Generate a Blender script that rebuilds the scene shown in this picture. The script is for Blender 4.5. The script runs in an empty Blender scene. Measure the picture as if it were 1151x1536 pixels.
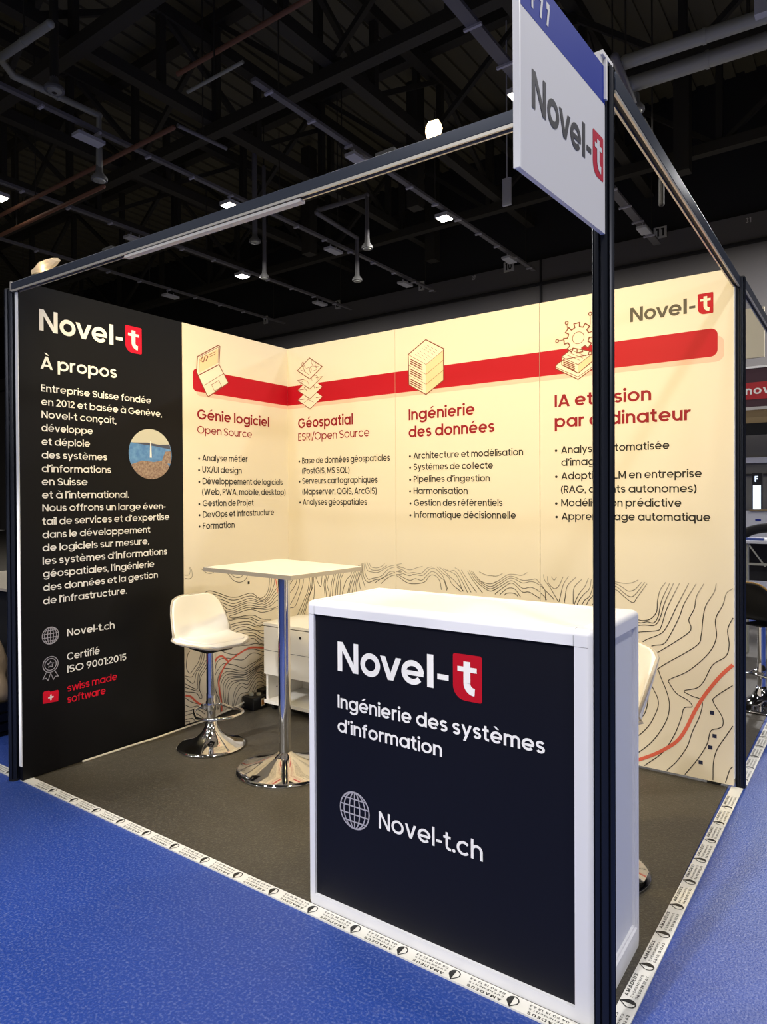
import bpy, bmesh, math, random
from mathutils import Vector, Matrix

scene = bpy.context.scene
col = scene.collection

# ------------------------------------------------------------------ camera
W, D = 2.888, 1.908            # booth width (back wall) and depth (left wall)
H = 2.48                       # panel height
cam_data = bpy.data.cameras.new('camera')
cam = bpy.data.objects.new('camera', cam_data)
col.objects.link(cam)
yaw, pitch, roll = 0.621627, -0.008696, -0.005203
cy, sy, cp, sp = math.cos(yaw), math.sin(yaw), math.cos(pitch), math.sin(pitch)
fwd = Vector((-sy * cp, cy * cp, sp))
rgt = Vector((cy, sy, 0))
upv = rgt.cross(fwd)
r2 = rgt * math.cos(roll) + upv * math.sin(roll)
u2 = -rgt * math.sin(roll) + upv * math.cos(roll)
m = Matrix((r2, u2, -fwd)).transposed().to_4x4()
m.translation = Vector((3.41684, -3.60655, 1.38833))
cam.matrix_world = m
cam_data.sensor_fit = 'VERTICAL'
cam_data.sensor_height = 36.0
cam_data.lens = 36.0 * 1023.196 / 1536.0
cam_data.shift_x = 2.2 / 1536.0
cam_data.shift_y = -8.784 / 1536.0
cam_data.clip_end = 200
scene.camera = cam

# ------------------------------------------------------------------ view, world
scene.view_settings.view_transform = 'Standard'
scene.view_settings.look = 'None'
scene.view_settings.gamma = 1.0
scene.view_settings.use_curve_mapping = False
scene.view_settings.exposure = 0.0
world = bpy.data.worlds.new('hall_air')
scene.world = world
world.use_nodes = True
world.node_tree.nodes['Background'].inputs[0].default_value = (1.0, 0.95, 0.84, 1)
world.node_tree.nodes['Background'].inputs[1].default_value = 0.11

# ------------------------------------------------------------------ lights
WARM = (1.0, 0.785, 0.34)
COOL = (1.0, 0.975, 0.965)

def lamp(name, kind, loc, power, colour, target=None, **kw):
    d = bpy.data.lights.new(name, kind)
    d.energy = power
    d.color = colour
    for k, v in kw.items():
        setattr(d, k, v)
    o = bpy.data.objects.new(name, d)
    col.objects.link(o)
    o.location = loc
    if target is not None:
        o.rotation_euler = (Vector(target) - Vector(loc)).to_track_quat('-Z', 'Y').to_euler()
    return o

# the booth's two clamp-on floods on the front rail, aimed at the graphics
lamp('flood_and_fill_light', 'SPOT', (2.20, -1.83, 2.53), 130, WARM, (1.65, 0.0, 1.45), spot_size=math.radians(150), spot_blend=0.9, shadow_soft_size=0.05)
lamp('flood_and_fill_light', 'SPOT', (0.72, -1.83, 2.53), 54, WARM, (0.35, -0.3, 1.35), spot_size=math.radians(150), spot_blend=0.9, shadow_soft_size=0.05)
# added point lights inside the paper wads, so the paper glows
lamp('flood_and_fill_light', 'POINT', (2.390, -1.908, 2.452), 0.30, (1.0, 0.86, 0.62), shadow_soft_size=0.004)
lamp('flood_and_fill_light', 'POINT', (0.255, -1.908, 2.490), 0.07, (1.0, 0.80, 0.50), shadow_soft_size=0.004)
# added spots behind and right of the camera, brightening counter, edge strip and left wall
lamp('fill_spot', 'SPOT', (2.3, -6.2, 5.2), 1000, COOL, (2.25, -2.55, 0.15), spot_size=math.radians(33), spot_blend=0.5, shadow_soft_size=0.10)
lamp('fill_spot', 'SPOT', (-0.4, -6.6, 4.6), 1700, COOL, (-0.03, -1.95, 0.85), spot_size=math.radians(11), spot_blend=0.7, shadow_soft_size=0.10)
for lx, ly, p in ((-1.6, -7.0, 110), (3.4, -7.4, 90)):
    lamp('fill_spot', 'SPOT', (lx, ly, 3.2), p, COOL, (0.6, -1.2, 0.6), spot_size=math.radians(60), spot_blend=0.8, shadow_soft_size=0.12)
for lx, ly, p in ((8.5, -0.4, 230), (8.0, -3.4, 200)):
    lamp('fill_spot', 'SPOT', (lx, ly, 3.4), p, COOL, (1.0, -1.2, 0.7), spot_size=math.radians(60), spot_blend=0.8, shadow_soft_size=0.12)
# the hall's high bay lamps (the ones in frame get their fittings further down)
HALL_Z = 7.0
for lx, ly, p in ((-6.4, -3.4, 130), (-0.5, -6.4, 150), (3.2, -9.3, 190), (5.6, -4.2, 190), (-0.5, -0.6, 70),
                  (5.4, 2.5, 150), (-0.5, 5.3, 110), (-6.5, 5.3, 210), (-3.45, 8.25, 380), (-9.35, 8.25, 380), (3.0, 9.0, 620)):
    lamp('high_bay_light', 'AREA', (lx, ly, HALL_Z - 0.12), p, COOL, shape='DISK', size=0.5)

# ------------------------------------------------------------------ materials
def hexc(h):
    h = h.lstrip('#')
    c = [int(h[i:i + 2], 16) / 255 for i in (0, 2, 4)]
    return tuple(x / 12.92 if x <= 0.04045 else ((x + 0.055) / 1.055) ** 2.4 for x in c) + (1.0,)

def mat(name, base, rough=0.5, metal=0.0, bump=None, vary=None, emit=None, spec=None):
    """base: hex colour; bump=(scale, strength); vary=(scale, second hex, amount)"""
    mt = bpy.data.materials.new(name)
    mt.use_nodes = True
    nt = mt.node_tree
    b = nt.nodes['Principled BSDF']
    b.inputs['Base Color'].default_value = hexc(base)
    b.inputs['Roughness'].default_value = rough
    b.inputs['Metallic'].default_value = metal
    if spec is not None:
        b.inputs['Specular IOR Level'].default_value = spec
    if emit:
        b.inputs['Emission Color'].default_value = hexc(emit[0])
        b.inputs['Emission Strength'].default_value = emit[1]
    if bump or vary:
        tc = nt.nodes.new('ShaderNodeTexCoord')
        src = tc.outputs['Object']
    if vary:
        n = nt.nodes.new('ShaderNodeTexNoise')
        n.inputs['Scale'].default_value = vary[0]
        n.inputs['Detail'].default_value = 6
        nt.links.new(src, n.inputs['Vector'])
        mx = nt.nodes.new('ShaderNodeMix')
        mx.data_type = 'RGBA'
        mx.inputs['A'].default_value = hexc(base)
        mx.inputs['B'].default_value = hexc(vary[1])
        rp = nt.nodes.new('ShaderNodeValToRGB')
        rp.color_ramp.elements[0].position = 0.5 - 0.25
        rp.color_ramp.elements[1].position = 0.5 + 0.25
        rp.color_ramp.elements[1].color = (vary[2], vary[2], vary[2], 1)
        nt.links.new(n.outputs['Fac'], rp.inputs['Fac'])
        nt.links.new(rp.outputs['Color'], mx.inputs['Factor'])
        nt.links.new(mx.outputs['Result'], b.inputs['Base Color'])
    if bump:
        n2 = nt.nodes.new('ShaderNodeTexNoise')
        n2.inputs['Scale'].default_value = bump[0]
        n2.inputs['Detail'].default_value = 3
        nt.links.new(src, n2.inputs['Vector'])
        bp = nt.nodes.new('ShaderNodeBump')
        bp.inputs['Strength'].default_value = bump[1]
        bp.inputs['Distance'].default_value = 0.004
        nt.links.new(n2.outputs['Fac'], bp.inputs['Height'])
        nt.links.new(bp.outputs['Normal'], b.inputs['Normal'])
    return mt

M = dict(
    panel=mat('white_printed_panel', '#E9DEC9', 0.6, bump=(350, 0.05), spec=0.2),
    panel_edge=mat('white_panel_edge', '#F4F4F4', 0.5),
    black=mat('black_printed_panel', '#0D0D10', 0.45, bump=(250, 0.04), spec=0.2),
    counter_black=mat('counter_navy_black', '#0C0C14', 0.45, spec=0.3),
    ink_dark=mat('dark_grey_ink', '#2F2C27', 0.6, spec=0.2),
    ink_logo=mat('warm_grey_ink', '#5E574C', 0.6, spec=0.2),
    ink_white=mat('white_ink', '#F2F0EC', 0.6, spec=0.2),
    ink_grey=mat('light_grey_ink', '#A9A6AE', 0.6, spec=0.2),
    ink_red=mat('red_ink', '#B80E22', 0.55, spec=0.2),
    ink_heading=mat('dark_red_ink', '#921B26', 0.6, spec=0.2),
    ink_line=mat('brown_red_ink', '#8A4A3A', 0.6, spec=0.2),
    ink_pink=mat('pale_pink_ink', '#F2C4B0', 0.6, spec=0.2),
    ink_shade=mat('peach_ink', '#F0D4A8', 0.6, spec=0.2),
    ink_cream=mat('white_icon_ink', '#EFE4CE', 0.6, spec=0.2),
    ink_road=mat('coral_ink', '#E06A54', 0.6, spec=0.2),
    ink_bright=mat('signal_red_ink', '#E01030', 0.55, spec=0.2),
    ink_navy=mat('navy_square_ink', '#2A2E48', 0.6, spec=0.2),
    post=mat('navy_black_aluminium', '#20242F', 0.33, 0.5),
    beam=mat('slate_aluminium', '#333B4A', 0.36, 0.3),
    trim_white=mat('off_white_trim', '#CFCBC4', 0.6),
    lip=mat('bare_aluminium', '#C8C4BC', 0.4, 0.6),
    rubber=mat('black_rubber', '#0B0B0C', 0.6),
    chrome=mat('chrome', '#E4E4E6', 0.06, 1.0),
    leather=mat('white_leatherette', '#F1ECE2', 0.42, bump=(180, 0.05)),
    white_lam=mat('white_laminate', '#EFEBE2', 0.35),
    white_edge=mat('laminate_edge', '#B9AE9C', 0.5),
    counter=mat('white_counter_profile', '#E8E8EC', 0.38),
    counter_top=mat('white_counter_top', '#F0ECE4', 0.4, vary=(3, '#E8DDD0', 0.6)),
    counter_side=mat('pale_grey_counter_infill', '#D4D6DE', 0.5),
    seam=mat('dark_joint', '#4A4A4E', 0.7),
    cab=mat('white_cabinet', '#EDE9E0', 0.45),
    hole=mat('black_hole', '#0C0B0A', 0.7),
    black_box=mat('black_plastic', '#101012', 0.4),
    sticker=mat('cream_sticker', '#E9D9B8', 0.6),
    orange=mat('orange_print', '#D98A2B', 0.6),
    cable=mat('white_cable', '#E6DFD0', 0.5),
    tape=mat('white_tape', '#E4E2DA', 0.35),
    tape_ink=mat('black_tape_ink', '#1A1A18', 0.5),
    sign=mat('white_sign_board', '#DADADE', 0.6, spec=0.2),
    sign_edge=mat('white_sign_edge', '#F4F4F6', 0.4),
    sign_blue=mat('blue_sign_band', '#1E3496', 0.6, spec=0.15),
    sign_ink=mat('charcoal_sign_ink', '#3C3C42', 0.55),
    sign_red=mat('crimson_sign_ink', '#C01438', 0.5),
    clip=mat('white_plastic_clip', '#E9E7E4', 0.45),
    paper=mat('crumpled_paper', '#F3E6CE', 0.7),
    steel=mat('dark_roof_steel', '#3A362D', 0.7),
    roof=mat('dark_roof_sheet', '#6E6853', 0.8),
    duct=mat('galvanised_duct', '#B4B4A8', 0.5, 0.2),
    duct_white=mat('pale_diffuser', '#807F7C', 0.5, 0.1),
    tray=mat('grey_cable_tray', '#7C797A', 0.6, 0.1),
    tray_clip=mat('pale_tray_clip', '#C8C6D0', 0.5, 0.1),
    pipe=mat('rust_brown_pipe', '#8A5E48', 0.6, 0.0),
    fixture=mat('white_light_housing', '#D8D8DC', 0.5),
    lit=mat('lit_lamp_lens', '#FFFFFF', 0.4, emit=('#FFF6E8', 14.0)),
    hall_wall=mat('grey_hall_wall', '#74706C', 0.8, vary=(0.6, '#66646A', 0.7)),
    hall_dark=mat('dark_hall_cladding', '#2A292A', 0.85),
    numeral=mat('pale_number_board', '#D8D6D2', 0.6), hall_floor=mat('grey_hall_floor', '#4A463E', 0.6),
    cloth_black=mat('black_cloth', '#0C0C0E', 0.9),
    bag=mat('beige_bag', '#B59B78', 0.8, bump=(30, 0.6)),
    tan=mat('tan_trim', '#A5803C', 0.5),
    black_seat=mat('black_leatherette', '#0D0B0A', 0.4),
    banner_purple=mat('dark_purple_banner', '#3A1428', 0.6),
    banner_red=mat('red_banner_band', '#B01424', 0.6),
    grey_board=mat('grey_partition', '#6A6862', 0.7),
    tan_board=mat('tan_shelf', '#8A7654', 0.6),
    white_board=mat('white_partition', '#D5D6DC', 0.5),
    screen=mat('lit_sign_panel', '#EAF2FF', 0.4, emit=('#D8E8FF', 1.2)),
    cream_board=mat('cream_partition', '#D8CDB0', 0.6),
    blue_item=mat('blue_folder', '#27408C', 0.5),
    photo_sky=mat('photo_sky', '#C9C6B8', 0.5), photo_water=mat('photo_water', '#3F74B8', 0.5, vary=(40, '#7FB0DC', 0.7)),
    photo_town=mat('photo_town', '#6E5048', 0.6, vary=(90, '#B9A492', 0.9)), photo_hill=mat('photo_hill', '#4A5066', 0.6),
)

def translucent_paper():
    mt = M['paper']; nt = mt.node_tree
    b = nt.nodes['Principled BSDF']; out = nt.nodes['Material Output']
    t = nt.nodes.new('ShaderNodeBsdfTranslucent'); t.inputs['Color'].default_value = hexc('#F6EAD2')
    mx = nt.nodes.new('ShaderNodeMixShader'); mx.inputs[0].default_value = 0.55
    nt.links.new(b.outputs[0], mx.inputs[1]); nt.links.new(t.outputs[0], mx.inputs[2]); nt.links.new(mx.outputs[0], out.inputs['Surface'])
translucent_paper()

def contour_ink(name, rgb):
    """printed line that thins out to nothing at the top of the artwork"""
    mt = bpy.data.materials.new(name); mt.use_nodes = True
    nt = mt.node_tree; b = nt.nodes['Principled BSDF']
    b.inputs['Roughness'].default_value = 0.6
    b.inputs['Specular IOR Level'].default_value = 0.2
    g = nt.nodes.new('ShaderNodeNewGeometry'); s = nt.nodes.new('ShaderNodeSeparateXYZ')
    mr = nt.nodes.new('ShaderNodeMapRange')
    mr.inputs['From Min'].default_value = 0.84; mr.inputs['From Max'].default_value = 1.09
    mx = nt.nodes.new('ShaderNodeMix'); mx.data_type = 'RGBA'
    mx.inputs['A'].default_value = hexc(rgb); mx.inputs['B'].default_value = hexc('#E9DEC9')
    nt.links.new(g.outputs['Position'], s.inputs[0]); nt.links.new(s.outputs['Z'], mr.inputs['Value'])
    nt.links.new(mr.outputs['Result'], mx.inputs['Factor']); nt.links.new(mx.outputs['Result'], b.inputs['Base Color'])
    return mt
M['contour'] = contour_ink('contour_line_ink', '#464138')

def floor_material(name, base, second, rough, grain, strength, scratch, speck):
    mt = bpy.data.materials.new(name); mt.use_nodes = True
    nt = mt.node_tree; b = nt.nodes['Principled BSDF']
    tc = nt.nodes.new('ShaderNodeTexCoord')
    n1 = nt.nodes.new('ShaderNodeTexNoise'); n1.inputs['Scale'].default_value = 2.2; n1.inputs['Detail'].default_value = 8
    n2 = nt.nodes.new('ShaderNodeTexNoise'); n2.inputs['Scale'].default_value = grain; n2.inputs['Detail'].default_value = 2
    n3 = nt.nodes.new('ShaderNodeTexNoise'); n3.inputs['Scale'].default_value = 7; n3.inputs['Detail'].default_value = 10; n3.inputs['Distortion'].default_value = 1.5
    for n in (n1, n2, n3):
        nt.links.new(tc.outputs['Object'], n.inputs['Vector'])
    mx = nt.nodes.new('ShaderNodeMix'); mx.data_type = 'RGBA'
    mx.inputs['A'].default_value = hexc(base); mx.inputs['B'].default_value = hexc(second)
    nt.links.new(n1.outputs['Fac'], mx.inputs['Factor'])
    rp = nt.nodes.new('ShaderNodeValToRGB')
    rp.color_ramp.elements[0].position = 0.67; rp.color_ramp.elements[1].position = 0.80
    rp.color_ramp.elements[1].color = (scratch,) * 3 + (1,)
    nt.links.new(n3.outputs['Fac'], rp.inputs['Fac'])
    mx2 = nt.nodes.new('ShaderNodeMix'); mx2.data_type = 'RGBA'
    mx2.inputs['B'].default_value = hexc('#8C8C94')
    nt.links.new(rp.outputs['Color'], mx2.inputs['Factor'])
    nt.links.new(mx.outputs['Result'], mx2.inputs['A'])
    n4 = nt.nodes.new('ShaderNodeTexNoise'); n4.inputs['Scale'].default_value = grain * 0.8; n4.inputs['Detail'].default_value = 1
    nt.links.new(tc.outputs['Object'], n4.inputs['Vector'])
    rs = nt.nodes.new('ShaderNodeValToRGB')
    rs.color_ramp.elements[0].position = 0.50; rs.color_ramp.elements[0].color = (0, 0, 0, 1)
    rs.color_ramp.elements[1].position = 0.78; rs.color_ramp.elements[1].color = (0.5, 0.5, 0.5, 1)
    nt.links.new(n4.outputs['Fac'], rs.inputs['Fac'])
    mx3 = nt.nodes.new('ShaderNodeMix'); mx3.data_type = 'RGBA'
    mx3.inputs['B'].default_value = hexc(speck)
    nt.links.new(rs.outputs['Color'], mx3.inputs['Factor'])
    nt.links.new(mx2.outputs['Result'], mx3.inputs['A'])
    nt.links.new(mx3.outputs['Result'], b.inputs['Base Color'])
    b.inputs['Roughness'].default_value = rough
    bp = nt.nodes.new('ShaderNodeBump'); bp.inputs['Strength'].default_value = strength; bp.inputs['Distance'].default_value = 0.003
    nt.links.new(n2.outputs['Fac'], bp.inputs['Height']); nt.links.new(bp.outputs['Normal'], b.inputs['Normal'])
    return mt
M['blue_floor'] = floor_material('blue_vinyl_floor', '#1B3C8C', '#234394', 0.42, 150, 0.55, 0.16, '#7C88B8')
M['grey_floor'] = floor_material('dark_grey_booth_floor', '#393630', '#464034', 0.44, 170, 0.55, 0.16, '#6E685C')

# ------------------------------------------------------------------ mesh helpers
ORIGIN = {}

class MB:
    """collects shapes in world coordinates and links them as ONE mesh object"""
    def __init__(self):
        self.v, self.f = [], []
    def add(self, vs, fs):
        n = len(self.v)
        self.v += [tuple(x) for x in vs]
        self.f += [tuple(i + n for i in f) for f in fs]
        return self
    def box(self, x0, y0, z0, x1, y1, z1):
        vs = [(x, y, z) for z in (z0, z1) for y in (y0, y1) for x in (x0, x1)]
        return self.add(vs, [(0, 2, 3, 1), (4, 5, 7, 6), (0, 1, 5, 4), (2, 6, 7, 3), (0, 4, 6, 2), (1, 3, 7, 5)])
    def bar(self, a, b, w, h, up=(0, 0, 1)):
        """rectangular bar from a to b; w sideways, h along up"""
        a, b = Vector(a), Vector(b); d = (b - a).normalized(); u = Vector(up)
        s = d.cross(u)
        if s.length < 1e-4: s = d.cross(Vector((0, 1, 0)))
        s.normalize(); u = s.cross(d).normalized()
        vs = [p + s * (sx * w / 2) + u * (sz * h / 2) for p in (a, b) for sx, sz in ((-1, -1), (1, -1), (1, 1), (-1, 1))]
        return self.add(vs, [(3, 2, 1, 0), (4, 5, 6, 7), (0, 1, 5, 4), (1, 2, 6, 5), (2, 3, 7, 6), (3, 0, 4, 7)])
    def tube(self, pts, r, n=12, closed=False, cap=True):
        pts = [Vector(p) for p in pts]; N = len(pts); base = len(self.v)
        rs = r if isinstance(r, (list, tuple)) else [r] * N
        prev = None
        for i, p in enumerate(pts):
            if closed: t = pts[(i + 1) % N] - pts[i - 1]
            else: t = pts[min(i + 1, N - 1)] - pts[max(i - 1, 0)]
            t.normalize()
            if prev is None:
                ref = Vector((0, 0, 1)) if abs(t.z) < 0.9 else Vector((1, 0, 0))
                s = t.cross(ref).normalized()
            else:
                s = (prev - t * prev.dot(t)).normalized()
            prev = s; u = t.cross(s)
            for k in range(n):
                a = 2 * math.pi * k / n
                self.v.append(tuple(p + (s * math.cos(a) + u * math.sin(a)) * rs[i]))
        for i in range(N if closed else N - 1):
            j = (i + 1) % N
            for k in range(n):
                k2 = (k + 1) % n
                self.f.append((base + i * n + k, base + i * n + k2, base + j * n + k2, base + j * n + k))
        if cap and not closed:
            self.f.append(tuple(base + k for k in range(n))[::-1])
            self.f.append(tuple(base + (N - 1) * n + k for k in range(n)))
        return self
    def lathe(self, cx, cy_, prof, n=40):
        base = len(self.v); N = len(prof)
        for r, z in prof:
            for k in range(n):
                a = 2 * math.pi * k / n
                self.v.append((cx + r * math.cos(a), cy_ + r * math.sin(a), z))
        for i in range(N - 1):
            for k in range(n):
                k2 = (k + 1) % n
                self.f.append((base + i * n + k, base + i * n + k2, base + (i + 1) * n + k2, base + (i + 1) * n + k))
        self.f.append(tuple(base + k for k in range(n))[::-1])
        self.f.append(tuple(base + (N - 1) * n + k for k in range(n)))
        return self
    def prism(self, poly, z0, z1):
        n = len(poly)
        vs = [(x, y, z0) for x, y in poly] + [(x, y, z1) for x, y in poly]
        return self.add(vs, [tuple(range(n))[::-1], tuple(range(n, 2 * n))] + [(i, (i + 1) % n, n + (i + 1) % n, n + i) for i in range(n)])
    def ball(self, c, r, n=10):
        prof = [(max(r * math.sin(math.pi * i / n), 1e-4), c[2] - r * math.cos(math.pi * i / n)) for i in range(n + 1)]
        return self.lathe(c[0], c[1], prof, n=14)
    def build(self, name, material, parent=None, at=None, smooth=False, bevel=0, recalc=True):
        me = bpy.data.meshes.new(name)
        org = ORIGIN[parent.name] if parent is not None else Vector(at if at is not None else (0, 0, 0))
        me.from_pydata([tuple(Vector(v) - org) for v in self.v], [], self.f)
        if recalc:
            b = bmesh.new(); b.from_mesh(me)
            bmesh.ops.recalc_face_normals(b, faces=b.faces); b.to_mesh(me); b.free()
        me.materials.append(material)
        if smooth:
            me.polygons.foreach_set('use_smooth', [True] * len(me.polygons))
        o = bpy.data.objects.new(name, me); col.objects.link(o)
        if parent is not None: o.parent = parent
        else: o.location = org
        ORIGIN[o.name] = org
        if smooth and smooth != 'all':
            me.set_sharp_from_angle(angle=math.radians(smooth if not isinstance(smooth, bool) else 40))
        if bevel:
            bv = o.modifiers.new('bevel', 'BEVEL'); bv.width = bevel; bv.segments = 3; bv.limit_method = 'ANGLE'
            me.polygons.foreach_set('use_smooth', [True] * len(me.polygons))
            me.set_sharp_from_angle(angle=math.radians(180))
            o.modifiers.new('wn', 'WEIGHTED_NORMAL')
        return o

def tag(o, label, cat, group=None):
    o['label'] = label; o['category'] = cat
    if group: o['group'] = group
    return o

def thing(name, loc, label, cat, group=None):
    o = bpy.data.objects.new(name, None); o.empty_display_size = 0.1
    col.objects.link(o); o.location = loc
    ORIGIN[o.name] = Vector(loc)
    return tag(o, label, cat, group)

def structure(o):
    o['kind'] = 'structure'; return o

def smooth_line(pts, n=5, closed=False):
    """Catmull-Rom through the points"""
    P = [Vector(p) for p in pts]; out = []; N = len(P)
    rng = range(N) if closed else range(N - 1)
    for i in rng:
        p0 = P[(i - 1) % N] if closed or i > 0 else P[0] * 2 - P[1]
        p1, p2 = P[i], P[(i + 1) % N]
        p3 = P[(i + 2) % N] if closed or i + 2 < N else P[-1] * 2 - P[-2]
        for k in range(n):
            t = k / n
            out.append(0.5 * ((2 * p1) + (p2 - p0) * t + (2 * p0 - 5 * p1 + 4 * p2 - p3) * t * t + (3 * p1 - p0 - 3 * p2 + p3) * t ** 3))
    if not closed: out.append(P[-1])
    return out
# printed text: block, words, baseline start and end on the panel (m), cap height (m)
TEXT = [
 ('title', 'À propos', -1.800, 2.064, -1.371, 2.075, 0.0640),
 ('about', 'Entreprise Suisse fondée', -1.799, 1.949, -1.149, 1.958, 0.0360),
 ('about', 'en 2012 et basée à Genève,', -1.799, 1.880, -1.076, 1.888, 0.0360),
 ('about', 'Novel-t conçoit,', -1.798, 1.815, -1.376, 1.821, 0.0370),
 ('about', 'développe', -1.799, 1.747, -1.518, 1.752, 0.0360),
 ('about', 'et déploie', -1.799, 1.677, -1.535, 1.683, 0.0360),
 ('about', 'des systèmes', -1.799, 1.610, -1.435, 1.615, 0.0360),
 ('about', 'd’informations', -1.799, 1.540, -1.411, 1.546, 0.0370),
 ('about', 'en Suisse', -1.800, 1.473, -1.551, 1.476, 0.0370),
 ('about', 'et à l’international.', -1.799, 1.406, -1.301, 1.410, 0.0370),
 ('about', 'Nous offrons un large éven-', -1.798, 1.340, -1.055, 1.342, 0.0360),
 ('about', "tail de services et d'expertise", -1.799, 1.271, -1.029, 1.278, 0.0370),
 ('about', 'dans le développement', -1.799, 1.204, -1.162, 1.207, 0.0360),
 ('about', 'de logiciels sur mesure,', -1.799, 1.137, -1.171, 1.140, 0.0360),
 ('about', 'les systèmes d’informations', -1.799, 1.070, -1.046, 1.072, 0.0370),
 ('about', "géospatiales, l'ingénierie", -1.798, 1.004, -1.137, 1.004, 0.0370),
 ('about', 'des données et la gestion', -1.798, 0.935, -1.113, 0.939, 0.0360),
 ('about', "de l'infrastructure.", -1.799, 0.867, -1.319, 0.868, 0.0360),
 ('web', 'Novel-t.ch', -1.673, 0.685, -1.398, 0.684, 0.0380),
 ('web', 'Certifié', -1.675, 0.560, -1.489, 0.559, 0.0380),
 ('web', 'ISO 9001:2015', -1.674, 0.494, -1.326, 0.494, 0.0380),
 ('swiss', 'swiss made', -1.675, 0.394, -1.385, 0.396, 0.0380),
 ('swiss', 'software', -1.675, 0.335, -1.456, 0.333, 0.0390),
 ('h1', 'Génie logiciel', -0.815, 1.900, -0.188, 1.905, 0.0640),
 ('h1s', 'Open Source', -0.815, 1.812, -0.352, 1.816, 0.0480),
 ('b1', '•', -0.810, 1.639, -0.794, 1.640, 0.0400),
 ('b1', 'Analyse métier', -0.777, 1.640, -0.393, 1.650, 0.0410),
 ('b1', '•', -0.811, 1.567, -0.795, 1.567, 0.0400),
 ('b1', 'UX/UI design', -0.777, 1.568, -0.447, 1.571, 0.0400),
 ('b1', '•', -0.809, 1.494, -0.794, 1.494, 0.0400),
 ('b1', 'Développement de logiciels', -0.776, 1.494, -0.058, 1.500, 0.0410),
 ('b1', '(Web, PWA, mobile, desktop)', -0.781, 1.427, -0.032, 1.429, 0.0410),
 ('b1', '•', -0.811, 1.355, -0.795, 1.355, 0.0400),
 ('b1', 'Gestion de Projet', -0.777, 1.355, -0.341, 1.356, 0.0400),
 ('b1', '•', -0.810, 1.285, -0.794, 1.285, 0.0400),
 ('b1', 'DevOps et Infrastructure', -0.776, 1.284, -0.147, 1.288, 0.0410),
 ('b1', '•', -0.810, 1.214, -0.795, 1.213, 0.0400),
 ('b1', 'Formation', -0.777, 1.212, -0.513, 1.211, 0.0410),
 ('h2', 'Géospatial', 0.101, 1.902, 0.596, 1.898, 0.0710),
 ('h2s', 'ESRI/Open Source', 0.101, 1.813, 0.734, 1.810, 0.0540),
 ('b2', '•', 0.101, 1.651, 0.120, 1.651, 0.0430),
 ('b2', 'Base de données géospatiales', 0.137, 1.650, 0.899, 1.642, 0.0430),
 ('b2', '(PostGIS, MS SQL)', 0.136, 1.578, 0.562, 1.573, 0.0430),
 ('b2', '•', 0.102, 1.507, 0.121, 1.507, 0.0430),
 ('b2', 'Serveurs cartographiques', 0.138, 1.507, 0.799, 1.503, 0.0420),
 ('b2', '(Mapserver, QGIS, ArcGIS)', 0.137, 1.431, 0.789, 1.430, 0.0430),
 ('b2', '•', 0.106, 1.359, 0.125, 1.359, 0.0420),
 ('b2', 'Analyses géospatiales', 0.142, 1.359, 0.711, 1.357, 0.0420),
 ('h3', 'Ingénierie', 1.045, 1.892, 1.512, 1.892, 0.0690),
 ('h3', 'des données', 1.044, 1.783, 1.641, 1.781, 0.0690),
 ('b3', '•', 1.045, 1.649, 1.062, 1.648, 0.0400),
 ('b3', 'Architecture et modélisation', 1.080, 1.647, 1.819, 1.639, 0.0400),
 ('b3', '•', 1.046, 1.578, 1.063, 1.578, 0.0400),
 ('b3', 'Systèmes de collecte', 1.081, 1.577, 1.631, 1.569, 0.0400),
 ('b3', '•', 1.046, 1.501, 1.063, 1.501, 0.0400),
 ('b3', 'Pipelines d’ingestion', 1.081, 1.501, 1.610, 1.495, 0.0390),
 ('b3', '•', 1.045, 1.428, 1.062, 1.427, 0.0400),
 ('b3', 'Harmonisation', 1.080, 1.427, 1.464, 1.422, 0.0400),
 ('b3', '•', 1.047, 1.352, 1.064, 1.352, 0.0400),
 ('b3', 'Gestion des référentiels', 1.082, 1.352, 1.690, 1.351, 0.0400),
 ('b3', '•', 1.046, 1.277, 1.063, 1.277, 0.0400),
 ('b3', 'Informatique décisionnelle', 1.082, 1.277, 1.774, 1.279, 0.0400),
 ('h4', 'IA et vision', 2.005, 1.894, 2.514, 1.888, 0.0670),
 ('h4', 'par ordinateur', 2.005, 1.782, 2.701, 1.774, 0.0670),
 ('b4', '•', 2.005, 1.640, 2.020, 1.639, 0.0400),
 ('b4', 'Analyse automatisée', 2.041, 1.638, 2.601, 1.637, 0.0400),
 ('b4', 'd’images', 2.042, 1.570, 2.291, 1.569, 0.0400),
 ('b4', '•', 2.006, 1.497, 2.021, 1.496, 0.0400),
 ('b4', 'Adoption LLM en entreprise', 2.042, 1.496, 2.750, 1.492, 0.0400),
 ('b4', '(RAG, agents autonomes)', 2.039, 1.423, 2.723, 1.419, 0.0400),
 ('b4', '•', 2.005, 1.350, 2.021, 1.350, 0.0400),
 ('b4', 'Modélisation prédictive', 2.041, 1.350, 2.657, 1.348, 0.0400),
 ('b4', '•', 2.007, 1.276, 2.022, 1.276, 0.0400),
 ('b4', 'Apprentissage automatique', 2.043, 1.276, 2.788, 1.278, 0.0400),
 ('c1', 'Ingénierie des systèmes', 1.966, 0.695, 2.696, 0.693, 0.0440),
 ('c1', "d'information", 1.965, 0.614, 2.371, 0.616, 0.0430),
 ('c2', 'Novel-t.ch', 2.134, 0.336, 2.506, 0.341, 0.0550),
]
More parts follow.
